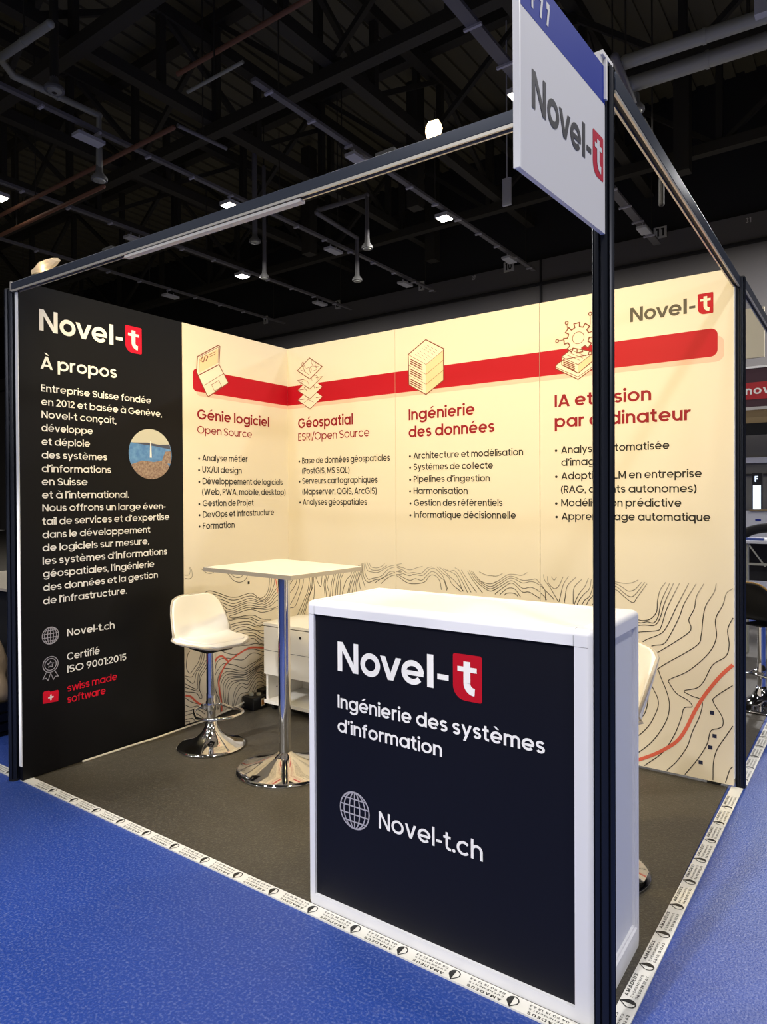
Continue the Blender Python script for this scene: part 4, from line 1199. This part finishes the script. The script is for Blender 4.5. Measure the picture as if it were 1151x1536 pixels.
# ------------------------------------------------------------------ high table
tb = thing('bar_table', (.955, -1.045, 0), 'square white bar table on a chrome pole and round chrome foot', 'table')
q = [(.640, -1.306), (1.297, -1.356), (1.305, -.842), (.632, -.735)]
MB().prism(q, 1.030, 1.052).build('table_top', M['white_lam'], tb, bevel=.002)
MB().prism([(.955 + (x - .955) * 1.003, -1.045 + (y + 1.045) * 1.003) for x, y in q], 1.0305, 1.0500).build('edge_band', M['white_edge'], tb)
MB().lathe(.955, -1.045, [(.0315, .095), (.0315, 1.02), (.06, 1.02), (.06, 1.030)], 32).build('pole', M['chrome'], tb, smooth=True)
MB().lathe(.955, -1.045, [(.245, .002), (.252, .006), (.252, .012), (.235, .020), (.18, .034), (.12, .052), (.07, .070), (.04, .085), (.026, .100)], 64).build('foot', M['chrome'], tb, smooth='all')

# ------------------------------------------------------------------ bar stools
def make_stool(x, y, yaw_, label, seat_m, rim_m, group):
    """built facing +x about the origin, then turned and placed"""
    o = thing('bar_stool', (0, 0, 0), label, 'stool', group)
    MB().lathe(0, 0, [(.186, .002), (.192, .006), (.192, .011), (.175, .017), (.13, .030), (.085, .052), (.055, .080), (.036, .115), (.030, .14)], 64).build('foot', M['chrome'], o, smooth='all')
    MB().lathe(0, 0, [(.0245, .13), (.0245, .20), (.0285, .205), (.0285, .255), (.026, .26), (.026, .30)], 32).build('sleeve', M['chrome'], o, smooth=True)
    MB().lathe(0, 0, [(.0245, .29), (.0245, .53), (.036, .535), (.036, .548)], 32).build('column', M['chrome'], o, smooth=True)
    ring = [(-.045 + .0, -.030, .218), (-.035, -.085, .212)] + [(.085 + .135 * math.cos(math.radians(a)), .125 * math.sin(math.radians(a)), .200 + .012 * math.cos(math.radians(a))) for a in range(-110, 111, 10)] + [(-.035, .085, .212), (-.045, .030, .218)]
    MB().tube(smooth_line(ring, 3, closed=True), .0085, 10, closed=True).bar((-.03, -.04, .225), (-.03, .04, .225), .02, .03).build('footrest', M['chrome'], o, smooth=60)
    MB().box(-.09, -.08, .548, .09, .08, .556).build('seat_plate', M['rubber'], o)
    # moulded bucket shell
    prof = [(.176, .583, .070), (.173, .588, .110), (.163, .592, .142), (.140, .596, .166), (.09, .594, .181), (.03, .590, .188), (-.04, .587, .190), (-.095, .598, .188), (-.130, .632, .184), (-.150, .690, .177), (-.162, .750, .168), (-.170, .795, .154), (-.175, .820, .135), (-.178, .834, .108), (-.180, .841, .070)]
    nu = 14; top, bot = [], []
    for i, (px, pz_, hw) in enumerate(prof):
        v = i / (len(prof) - 1)
        nx, nz_ = (prof[min(i + 1, len(prof) - 1)][0] - prof[max(i - 1, 0)][0]), (prof[min(i + 1, len(prof) - 1)][1] - prof[max(i - 1, 0)][1])
        ln = math.hypot(nx, nz_); nx, nz_ = nx / ln, nz_ / ln
        N_ = (nz_, -nx) if True else None                # points up / forward off the shell
        for j in range(nu + 1):
            u = -1 + 2 * j / nu
            curl = abs(u) ** 3
            side = max(0.0, 1 - abs(v - .42) / .42)
            X, Y, Z = px, u * hw, pz_
            if px < -.11: X += .050 * curl * max(0.0, min(1.0, (.86 - v) / .25))
            else: Z += .016 * curl * side
            top.append((X + N_[0] * .016, Y, Z + N_[1] * .016)); bot.append((X - N_[0] * .012, Y, Z - N_[1] * .012))
    n = len(prof); m1 = nu + 1
    def grid(off): return [(off + i * m1 + j, off + i * m1 + j + 1, off + (i + 1) * m1 + j + 1, off + (i + 1) * m1 + j) for i in range(n - 1) for j in range(nu)]
    tot = n * m1
    edge = [j for j in range(m1)] + [i * m1 + nu for i in range(1, n)] + [(n - 1) * m1 + j for j in range(nu - 1, -1, -1)] + [i * m1 for i in range(n - 2, 0, -1)]
    sh = MB().add(top + bot, grid(0) + [tuple(reversed(f)) for f in grid(tot)] + [(edge[i], edge[(i + 1) % len(edge)], tot + edge[(i + 1) % len(edge)], tot + edge[i]) for i in range(len(edge))]).build('seat_shell', seat_m, o, smooth='all')
    ss = sh.modifiers.new('subd', 'SUBSURF'); ss.levels = 1; ss.render_levels = 2
    rim = [tuple((Vector(top[e]) * .45 + Vector(bot[e]) * .55)) for e in edge]
    MB().tube(rim, .0065, 8, closed=True).build('piping', rim_m, o, smooth='all')
    pad = [(p_[0] * .94, p_[1] * .84, p_[2] + .006) for i, p_ in enumerate(top[2 * m1:8 * m1])]
    cu = MB().add(pad, [(i * m1 + j, i * m1 + j + 1, (i + 1) * m1 + j + 1, (i + 1) * m1 + j) for i in range(5) for j in range(nu)]).build('seat_pad', seat_m, o, smooth='all')
    so = cu.modifiers.new('thick', 'SOLIDIFY'); so.thickness = .012; so.offset = -1
    sb = cu.modifiers.new('subd', 'SUBSURF'); sb.levels = 1; sb.render_levels = 2
    o.location = (x, y, .004); o.rotation_euler = (0, 0, yaw_)
    return o
make_stool(.385, -1.046, math.radians(-8), 'white bar stool left of the bar table, in front of the black panel', M['leather'], M['white_edge'], 'bar stools')
make_stool(2.585, -1.08, math.radians(218), 'white bar stool half hidden behind the right end of the counter', M['leather'], M['white_edge'], 'bar stools')
make_stool(2.83, 1.52, math.radians(62), 'black bar stool with tan rim beyond the right end post', M['black_seat'], M['tan'], 'bar stools')

# ------------------------------------------------------------------ drawer pedestal
cb = thing('drawer_cabinet', (.36, -.23, 0), 'white rolling drawer cabinet with an open bottom shelf, under the table by the corner', 'cabinet')
x0, x1, y0, y1, zb, zt = .150, .570, -.400, -.030, .052, .585
MB().box(x0, y0, zb, x1, y1, zb + .022).box(x0, y0 + .02, zb, x0 + .018, y1, zt - .02).box(x1 - .018, y0 + .02, zb, x1, y1, zt - .02).box(x0, y1 - .015, zb, x1, y1, zt - .02).build('carcass', M['cab'], cb)
MB().box(x0 - .003, y0 - .004, zt - .020, x1 + .003, y1, zt).build('top', M['cab'], cb, bevel=.002)
for za, zc in ((.405, .560), (.245, .401)):
    dr = MB().box(x0 + .001, y0, za, x1 - .001, y0 + .018, zc).box(x0 + .025, y0 + .018, za + .01, x1 - .025, y1 - .03, zc - .03).build('drawer', M['cab'], cb)
    if za > .4:
        MB().tube([(.475, y0 - .003, .515), (.475, y0 + .004, .515)], .009, 14).build('lock', M['hole'], dr)
MB().box(x0 + .003, y0 + .004, .401, x1 - .003, y0 + .012, .405).build('joint', M['seam'], cb)
for hx, hz_ in ((x0 + .019, .14), (x1 - .019, .14)):
    MB().tube([(hx - .001, -.30, hz_), (hx + .001, -.30, hz_)], .005, 10).build('shelf_hole', M['hole'], cb)
for hx in (.30, .46): MB().tube([(hx, y1 - .0165, .15), (hx, y1 - .0145, .15)], .005, 10).build('shelf_hole', M['hole'], cb)
for hx in (x0 + .05, x1 - .05):
    for hy in (y0 + .05, y1 - .05):
        MB().tube([(hx - .012, hy, .025), (hx + .012, hy, .025)], .021, 16).box(hx - .010, hy - .012, .03, hx + .010, hy + .012, zb).build('caster', M['rubber'], cb)

# ------------------------------------------------------------------ power box and cable in the corner
pb = thing('power_box', (.075, -.415, 0), 'black power distribution box on the floor at the foot of the left wall', 'box')
MB().box(.012, -.470, .004, .120, -.345, .088).build('housing', M['black_box'], pb, bevel=.006)
MB().tube([(.05, -.42, .087), (.05, -.42, .106)], .016, 14).tube([(.085, -.385, .087), (.085, -.385, .102)], .016, 14).build('socket', M['duct'], pb, smooth=True)
st = MB().box(.1200, -.400, .022, .1208, -.366, .072).box(.030, -.4708, .02, .031, -.4700, .03).build('sticker', M['sticker'], pb)
MB().box(.1208, -.394, .030, .1214, -.386, .062).box(.1208, -.380, .030, .1214, -.372, .055).build('sticker_print', M['orange'], st)
o = MB().box(.008, -.335, .004, .075, -.15, .105).build('adapter_block', M['black_box'], at=(.04, -.24, .004), bevel=.005); tag(o, 'black adapter block between the power box and the white cabinet', 'box')
pts = [(.012, -1.60, .008), (.020, -1.30, .009), (.030, -1.15, .009), (.024, -1.02, .009), (.020, -.88, .010), (.018, -.76, .010), (.016, -.66, .020), (.016, -.55, .030), (.03, -.465, .05)]
o = MB().tube(smooth_line(pts, 6), .006, 8).build('power_cable', M['cable'], at=(.02, -1.0, .004), smooth='all'); tag(o, 'pale cable lying along the foot of the left wall', 'cable')

# ------------------------------------------------------------------ crumpled paper on the front rail
def wad(x, y, z, sx, sy, sz, seed, label):
    rnd = random.Random(seed)
    b = bmesh.new(); bmesh.ops.create_icosphere(b, subdivisions=2, radius=1)
    for v in b.verts:
        f = rnd.uniform(.72, 1.18)
        v.co = Vector((v.co.x * f * sx, v.co.y * f * sy, v.co.z * f * sz))
    zmin = min(v.co.z for v in b.verts)
    for v in b.verts: v.co.z -= zmin
    me = bpy.data.meshes.new('paper_wad'); b.to_mesh(me); b.free(); me.materials.append(M['paper'])
    o = bpy.data.objects.new('paper_wad', me); col.objects.link(o); o.location = (x, y, z)
    return tag(o, label, 'paper', 'paper wads on the front rail')
beam_top = lambda x: 2.453 + (2.400 - 2.453) * (x + .034) / 2.887 + .018
wad(2.390, -1.908, beam_top(2.39) + .0005, .026, .014, .030, 4, 'crumpled white paper wad glowing on top of the front rail near the sign')
wad(.255, -1.908, beam_top(.255) + .0035, .125, .016, .032, 9, 'crumpled beige paper wad on the left end of the front rail')
# the two clamp-on floods behind the beam, heads turned to the graphics
for fx in (2.20, .72):
    f = thing('flood_lamp', (fx, -1.885, beam_top(fx)), 'small black clamp-on flood lamp on the front rail, ' + ('near the sign' if fx > 1 else 'towards the black panel'), 'lamp', 'booth flood lamps')
    bz = beam_top(fx)
    MB().box(fx - .012, -1.895, bz, fx + .012, -1.88, bz + .022).build('clamp', M['rubber'], f)
    MB().box(fx - .035, -1.885, bz + .022, fx + .035, -1.862, bz + .036).build('head', M['rubber'], f)
    MB().box(fx - .030, -1.862, bz + .024, fx + .030, -1.860, bz + .034).build('lens', M['lit'], f)
# ------------------------------------------------------------------ roof steel, trays, ducts, lamps
def truss(a, b, label, depth=1.5, n=6):
    a, b = Vector(a), Vector(b)
    o = thing('roof_truss', tuple((a + b) / 2), label, 'truss', 'roof trusses')
    dn = Vector((0, 0, -depth))
    MB().bar(a, b, .22, .22).build('top_chord', M['steel'], o)
    MB().bar(a + dn, b + dn, .20, .20).build('bottom_chord', M['steel'], o)
    for i in range(n):
        p, q = a.lerp(b, i / n), a.lerp(b, (i + 1) / n)
        MB().bar(p, p + dn, .12, .12, (1, 0, 0) if abs((b - a).y) > 1 else (0, 1, 0)).build('upright', M['steel'], o)
        MB().bar((p if i % 2 else p + dn), (q + dn if i % 2 else q), .09, .09).build('diagonal', M['steel'], o)
    return o
for x, nm in ((-12.2, 'far left of the hall'), (-9.5, 'over the left lamp row'), (-6.6, 'above the bent duct'), (-3.7, 'over the middle of the booth'), (-.75, 'over the tray behind the sign'), (2.6, 'over the right aisle')):
    truss((x, -3, 9.9), (x, 13, 9.9), 'dark steel roof truss running away from the camera, ' + nm, 1.4, 7)
for y, nm in ((2.2, 'nearest the camera'), (5.0, 'second from the camera'), (8.0, 'third from the camera'), (11.2, 'closest to the back wall')):
    truss((-24, y, 10.3), (6, y, 10.3), 'dark steel roof truss crossing the hall, ' + nm, 2.0, 12)
for x, y, nm in ((-8.3, 9.6, 'left of the middle'), (-4.6, 8.9, 'above the middle panel'), (-1.6, 9.6, 'above the right panel'), (-6.0, 11.9, 'beside the number eight board'), (.45, 10.6, 'above the right end of the booth'), (2.0, 11.6, 'at the far right')):
    o = MB().bar((x, y, 7.7), (x, y, 10.4), .28, .28, (0, 1, 0)).build('roof_hanger', M['steel'], at=(x, y, 7.7)); tag(o, 'dark vertical steel hanger under the roof, ' + nm, 'beam', 'roof hangers')

def tray(x, y0, y1, w, nm, step=.9):
    z = HALL_Z + .12
    o = thing('cable_tray', (x, (y0 + y1) / 2, z), 'long grey cable tray under the roof, ' + nm, 'cable tray', 'cable trays')
    MB().box(x - w / 2, y0, z, x + w / 2, y1, z + .05).build('channel', M['tray'], o)
    y = y0 + .3
    while y < y1:
        MB().box(x - w * .75, y - .02, z - .03, x + w * .75, y + .02, z).build('bracket', M['tray_clip'], o); y += step
    for y in (y0 + .5, (y0 + y1) / 2, y1 - .5):
        MB().tube([(x, y, z + .05), (x, y, 8.9)], .012, 6).build('hanger_rod', M['steel'], o)
    return o
tray(-12.05, 2.4, 12.6, .09, 'far left row')
tray(-9.30, 1.6, 12.6, .09, 'second row from the left, with two lit lamps')
tray(-6.35, .4, 12.6, .09, 'third row from the left, below the bent duct')
tray(-3.45, 3.0, 12.6, .10, 'row above the middle of the booth')
tray(-.50, 2.6, 12.6, .16, 'wide row behind the flag sign')

def hall_lamp(x, y, lit, label):
    z = HALL_Z
    o = thing('hall_lamp', (x, y, z), label, 'lamp', 'lit hall lamps' if lit else 'unlit hall lamps')
    if lit:
        MB().box(x - .14, y - .14, z, x + .14, y + .14, z + .07).build('housing', M['fixture'], o)
        MB().box(x - .12, y - .12, z - .012, x + .12, y + .12, z).build('lens', M['lit'], o)
    else:
        MB().box(x - .10, y - .22, z - .05, x + .10, y + .22, z).build('housing', M['fixture'], o)
    if x < -17: MB().bar((x, y, z + .07), (x, y, 10.66), .02, .02, (0, 1, 0)).build('hanger_rod', M['steel'], o)
    for dy in (-.10, .10): MB().bar((x, y + dy, z + (.07 if lit else 0)), (x, y + dy, z + .088), .02, .02, (0, 1, 0)).build('bracket', M['tray_clip'], o)
for x, y, l in ((-6.50, 5.32, 'lit hall lamp just above the front rail, over the white strip'), (-9.36, 8.28, 'lit hall lamp above the black and white panels, below the front rail'), (-3.50, 8.24, 'lit hall lamp above the middle back panel'),
                (-.55, 5.28, 'lit hall lamp peeping out at the left edge of the flag sign'), (-9.66, 2.55, 'lit hall lamp at the left edge of the picture'), (-17.4, 6.9, 'small lit lamp left of the black panel post')):
    hall_lamp(x, y, True, l)
for x, y, l in ((-6.38, 2.36, 'pale unlit lamp on the tray below the bent duct'), (-9.33, 5.2, 'pale unlit lamp just above the front rail, left part'), (-6.36, 8.22, 'pale unlit lamp above the corner of the booth'), (-6.38, 11.15, 'pale unlit lamp beside the number nine board'),
                (-9.29, 11.15, 'pale unlit lamp beside the number eight board'), (-3.43, 11.1, 'pale unlit lamp beside the number ten board'), (-.42, 11.15, 'pale unlit lamp beside the number eleven board'), (-3.42, 5.3, 'pale unlit lamp above the front rail, middle part'), (-12.1, 8.2, 'pale unlit lamp low on the left, above the logo')):
    hall_lamp(x, y, False, l)
hb = thing('hall_lamp', (2.30, 5.45, 6.9), 'square pale lamp housing at the top right corner', 'lamp', 'unlit hall lamps')
MB().box(2.33, 5.28, 6.92, 2.62, 5.40, 7.16).build('housing', M['fixture'], hb); MB().bar((2.46, 5.34, 7.16), (2.46, 5.34, 8.6), .04, .04, (0, 1, 0)).build('bracket', M['duct'], hb)

def duct(pts, r, label, name='air_duct', m_='duct', outlet=None, bands=True):
    pts = [Vector(p) for p in pts]
    o = thing(name, tuple(pts[0]), label, 'duct' if 'duct' in name else 'pipe', 'air ducts' if 'duct' in name else 'pipes')
    run = MB().tube(pts, r, 14)
    if bands:
        k = run
        for i, p in enumerate(pts): k.ball(p, r * 1.04, 8)
        for i in range(len(pts) - 1):
            L_ = (pts[i + 1] - pts[i]).length; nb = int(L_ / 1.1)
            for j in range(1, nb + 1):
                c = pts[i].lerp(pts[i + 1], j / (nb + 1)); d = (pts[i + 1] - pts[i]).normalized() * .02
                k.tube([c - d, c + d], r * 1.12, 14)
    run.build('run', M[m_], o, smooth=60)
    hi = max(pts, key=lambda p: p.z); mid = pts[0].lerp(pts[1], .5) if abs(pts[0].z - pts[1].z) < .3 else hi
    MB().tube([mid + Vector((0, 0, r * .5)), (mid.x, mid.y, 10.66)], .012, 6).build('hanger_rod', M['steel'], o)
    if outlet:
        x, y, z = pts[-1]
        MB().lathe(x, y, [(r * .9, z + .22), (r * 1.1, z + .10), (r * 2.3, z + .02), (r * 2.3, z - .02)], 24).build('diffuser', M['duct_white'], o, smooth=True)
        MB().lathe(x, y, [(r * 1.7, z - .02), (r * 1.5, z - .04), (r * .8, z - .05)], 24).build('diffuser_ring', M['duct'], o, smooth=True)
    return o
duct([(-5.26, 1.15, 7.6), (-6.50, 1.10, 7.6), (-6.74, 1.40, 7.6), (-6.68, 2.72, 7.6), (-6.68, 2.72, 6.58)], .055, 'galvanised duct bent twice, ending in a round diffuser at the upper left', outlet=True)
duct([(-6.20, 1.72, 9.3), (-6.20, 1.72, 7.36)], .06, 'vertical dark duct with a round diffuser in front of the bent duct', m_='steel', outlet=True)
duct([(-7.22, 6.65, 9.0), (-7.22, 6.65, 6.9)], .055, 'vertical duct with diffuser just below the front rail, above the white strip', m_='tray', outlet=True)
duct([(-7.86, 7.56, 9.0), (-7.86, 7.56, 6.5)], .045, 'thin vertical duct with diffuser above the corner of the booth', m_='tray', outlet=True)
duct([(-6.17, 7.49, 7.58), (-4.90, 7.53, 7.58), (-4.90, 7.53, 6.52)], .05, 'angled duct whose drop ends in a diffuser above the Géospatial panel', m_='tray', outlet=True)
duct([(-6.0, 7.24, 7.4), (-6.16, 8.83, 7.4), (-6.16, 8.83, 6.44)], .05, 'angled duct running back before its low diffuser drop, above the Géospatial panel', m_='tray', outlet=True)
duct([(3.6, 5.58, 7.0), (.86, 5.40, 7.0)], .085, 'thick galvanised duct at the upper right, the higher of two', bands=True)
duct([(3.6, 6.04, 7.0), (.78, 5.93, 7.0)], .10, 'thick galvanised duct at the upper right, the lower of two', bands=True)
duct([(.82, 5.05, 6.9), (.83, 5.95, 6.65)], .05, 'short dark duct crossing the two thick ducts, ending in a diffuser', m_='tray', outlet=True)
duct([(.86, 6.15, 6.6), (.90, 7.05, 6.5), (.90, 7.05, 5.75)], .04, 'thin duct bent downwards right of the side rail', m_='steel')
duct([(.40, 6.0, 6.75), (.56, 6.15, 6.85)], .045, 'short bent duct end beside the top of the sign post', m_='duct', bands=True)
for z, y, x0_, x1_, l in ((7.0, 2.95, -13.1, -5.1, 'rust brown pipe crossing behind the duct drop at the upper left'), (6.75, 3.12, -13.1, -7.2, 'thin rust pipe below the brown pipe at the upper left'), (8.0, 3.2, -5.3, -1.6, 'rust brown pipe under the roof at the top middle')):
    duct([(x0_, y, z), (x1_, y, z)], .035, l, 'water_pipe', 'pipe', bands=True)
duct([(-4.95, 3.1, 7.55), (-3.75, 3.1, 7.55)], .025, 'thin pale tube beside the top middle truss', 'water_pipe', 'duct', bands=False)
duct([(-5.0, 2.95, 7.0), (-5.0, 3.9, 7.05)], .03, 'short grey pipe end at the tip of the brown pipe', 'water_pipe', 'tray', bands=False)
o = MB().bar((-2.03, 8.0, 6.80), (-2.03, 8.0, 7.30), .16, .05, (0, 1, 0)).bar((-2.03, 8.0, 7.30), (-2.03, 8.0, 10.66), .02, .02, (0, 1, 0)).build('hanging_panel', M['fixture'], at=(-2.03, 8, 6.8)); tag(o, 'narrow pale board hanging under the roof left of the sign', 'board')
# numbered boards along the back wall
def number(words, x, z, board, label, s=.17):
    o = thing('number_board', (x, 12.94, z), label, 'sign', 'hall number boards')
    w_ = s * (.60 if len(words) == 1 else .95)
    if board: MB().box(x - w_, 12.925, z - s * .85, x + w_, 12.96, z + s * .85).build('board', M['numeral'], o)
    k = Ink(lambda a, b: (a, 12.92 if board else 12.956, b)); hw = w_ * .62
    k.text(words, x - hw, z - s * .6, x + hw, z - s * .6, s * 1.2, .2, .2)
    k.build('numeral', M['tape_ink'] if board else M['numeral'], o)
YF = 12.95; fc = (YF + 3.6066) / 19.6066
for words, x16, z16, b in (('7', -16.315, 8.642, 1), ('8', -12.589, 8.619, 1), ('9', -8.926, 8.623, 1), ('10', -5.721, 8.625, 1), ('11', -1.246, 8.64, 1), ('27', -6.95, 8.52, 0), ('31', .885, 8.467, 0)):
    number(words, 3.41684 + (x16 - 3.41684) * fc, 1.388 + (z16 - 1.388) * fc, b, ('pale board numbered %s high on the back wall' if b else 'small pale numeral %s high on the back wall') % words, .15 if b else .09)

# ------------------------------------------------------------------ what shows beyond the right end post
def tboard(name, box, m_, label, cat):
    o = MB().box(*box).build(name, m_, at=((box[0] + box[3]) / 2, (box[1] + box[4]) / 2, box[2])); ORIGIN[o.name] = Vector(o.location)
    return tag(o, label, cat)
tboard('partition_panel', (.6, 8.0, 3.50, 2.129, 8.05, 4.25), M['cream_board'], 'cream board high beyond the right end post', 'panel')
tboard('partition_panel', (-.4, 7.05, 3.02, 3.2, 7.15, 3.20), M['hall_dark'], 'black fascia rail above the red banner', 'panel')
bn = thing('banner', (2.3, 6.0, 2.5), 'dark purple banner with red band and white letters beyond the right end post', 'banner')
MB().box(.4, 6.0, 2.53, 3.6, 6.03, 3.005).build('cloth', M['banner_purple'], bn)
MB().box(.4, 5.996, 2.62, 3.6, 6.0, 2.83).build('red_band', M['banner_red'], bn)
MB().box(.4, 5.99, 3.005, 3.6, 6.04, 3.03).build('top_rail', M['panel_edge'], bn)
Ink(lambda a, z: (a, 5.994, z)).text('novo', 2.142, 2.682, 2.52, 2.682, .098, .19, .14).build('lettering', M['ink_white'], bn)
tboard('shelf_board', (.8, 6.1, 2.33, 3.4, 6.4, 2.50), M['tan_board'], 'tan header board under the red banner', 'board')
tboard('shelf_board', (.8, 6.05, 2.18, 3.4, 6.08, 2.33), M['cloth_black'], 'black header strip under the tan board', 'board')
bk = thing('partition_wall', (1.9, 7.6, 0), 'grey partition with a white rail beyond the right end post', 'panel')
MB().box(-.5, 7.60, 0, 3.4, 7.66, 2.40).build('board', M['grey_board'], bk); MB().box(-.5, 7.57, 1.90, 3.4, 7.60, 1.98).build('rail', M['white_board'], bk); MB().box(-.5, 7.585, 1.72, 3.4, 7.60, 1.745).build('seam', M['hall_dark'], bk)
fs = thing('column_sign', (2.24, 6.5, 0), 'black column sign with letter F over a lit panel', 'sign')
MB().box(2.15, 6.5, 0, 2.27, 6.6, 1.72).build('column', M['hall_dark'], fs)
MB().box(2.165, 6.494, .9, 2.255, 6.5, 1.56).build('lit_panel', M['screen'], fs)
Ink(lambda a, z: (a, 6.492, z)).text('F', 2.185, 1.605, 2.225, 1.605, .075, .22).build('letter', M['screen'], fs)
wb = thing('reception_desk', (2.25, 5.6, 0), 'white reception desk behind the pale topped table', 'desk')
MB().box(1.5, 5.60, .004, 3.1, 5.66, 1.24).build('front_panel', M['white_board'], wb); MB().box(2.24, 5.58, 1.235, 3.1, 5.75, 1.255).build('worktop', M['tan_board'], wb)
MB().box(2.30, 5.596, 1.12, 2.36, 5.60, 1.14).box(2.32, 5.596, 1.07, 2.42, 5.60, 1.08).build('print', M['sign_blue'], wb)
ds = thing('side_table', (2.65, 3.4, 0), 'pale topped table on metal legs beyond the right end post', 'table')
MB().box(2.05, 3.25, .985, 3.25, 3.85, 1.01).build('table_top', M['white_board'], ds)
for x, y in ((2.52, 3.29), (3.2, 3.29), (2.1, 3.8), (3.2, 3.8)): MB().tube([(x, y, .004), (x, y, .985)], .012, 8).build('leg', M['duct'], ds)
MB().bar((2.52, 3.29, .80), (3.2, 3.29, .80), .02, .02).bar((2.53, 3.29, .97), (2.66, 3.29, .78), .012, .012).build('brace', M['duct'], ds)
MB().box(2.08, 3.60, .62, 3.2, 3.62, .985).build('modesty_panel', M['hall_dark'], ds)
jk = MB()
jk.tube(smooth_line([(2.45, 3.45, 1.05), (2.55, 3.45, 1.10), (2.70, 3.48, 1.12), (2.95, 3.5, 1.10)], 4), .045, 10)
o = jk.build('black_jacket', M['cloth_black'], at=(2.7, 3.45, 1.01), smooth='all'); tag(o, 'black bundled jacket on the pale topped table', 'jacket')
o = MB().box(2.50, 3.32, 1.011, 2.64, 3.40, 1.03).build('folder', M['blue_item'], at=(2.57, 3.36, 1.01)); tag(o, 'blue folder lying at the edge of the pale topped table', 'folder')

# ------------------------------------------------------------------ what shows left of the black panel
tboard('partition_panel', (-3.0, .35, 0, -.12, .40, 2.05), M['cloth_black'], 'black partition in the dark booth left of the black panel', 'panel')
lt = thing('display_table', (-1.3, -1.1, 0), 'dark table with a white edged top, left of the black panel', 'table')
MB().box(-2.2, -1.50, .825, -.45, -.7, .842).build('table_top', M['white_edge'], lt)
MB().box(-2.2, -1.44, .004, -.5, -.72, .825).build('skirt', M['cloth_black'], lt)
bgm = MB(); rnd = random.Random(3); vs = []; nr, ns = 9, 18
for i in range(nr):
    for j in range(ns):
        a = 2 * math.pi * j / ns; rr = 1 + .10 * math.sin(5 * a + i) + rnd.uniform(-.05, .05)
        t = i / (nr - 1); w_ = (1 - .55 * t ** 2) if i < nr - 1 else .30
        vs.append((-1.03 + .26 * rr * w_ * math.cos(a), -1.62 + .10 * rr * w_ * math.sin(a), .20 + .40 * t))
bgm.add(vs, [(i * ns + j, i * ns + (j + 1) % ns, (i + 1) * ns + (j + 1) % ns, (i + 1) * ns + j) for i in range(nr - 1) for j in range(ns)] + [tuple(range(ns))[::-1], tuple(range((nr - 1) * ns, nr * ns))])
o = bgm.build('cloth_bag', M['bag'], at=(-1.03, -1.62, .20), smooth='all'); tag(o, 'beige cloth bag on a black crate, left of the black panel', 'bag')
cr_ = thing('crate', (-1.05, -1.62, 0), 'black slatted crate under the beige bag', 'crate')
MB().box(-1.33, -1.74, .002, -.77, -1.50, .02).build('base', M['rubber'], cr_)
for z in (.03, .09, .15): MB().box(-1.34, -1.75, z, -.76, -1.735, z + .045).box(-1.34, -1.505, z, -.76, -1.49, z + .045).box(-.775, -1.735, z, -.76, -1.505, z + .045).build('slat', M['black_box'], cr_)
MB().box(-1.34, -1.75, .197, -.76, -1.49, .20).build('lid', M['black_box'], cr_)
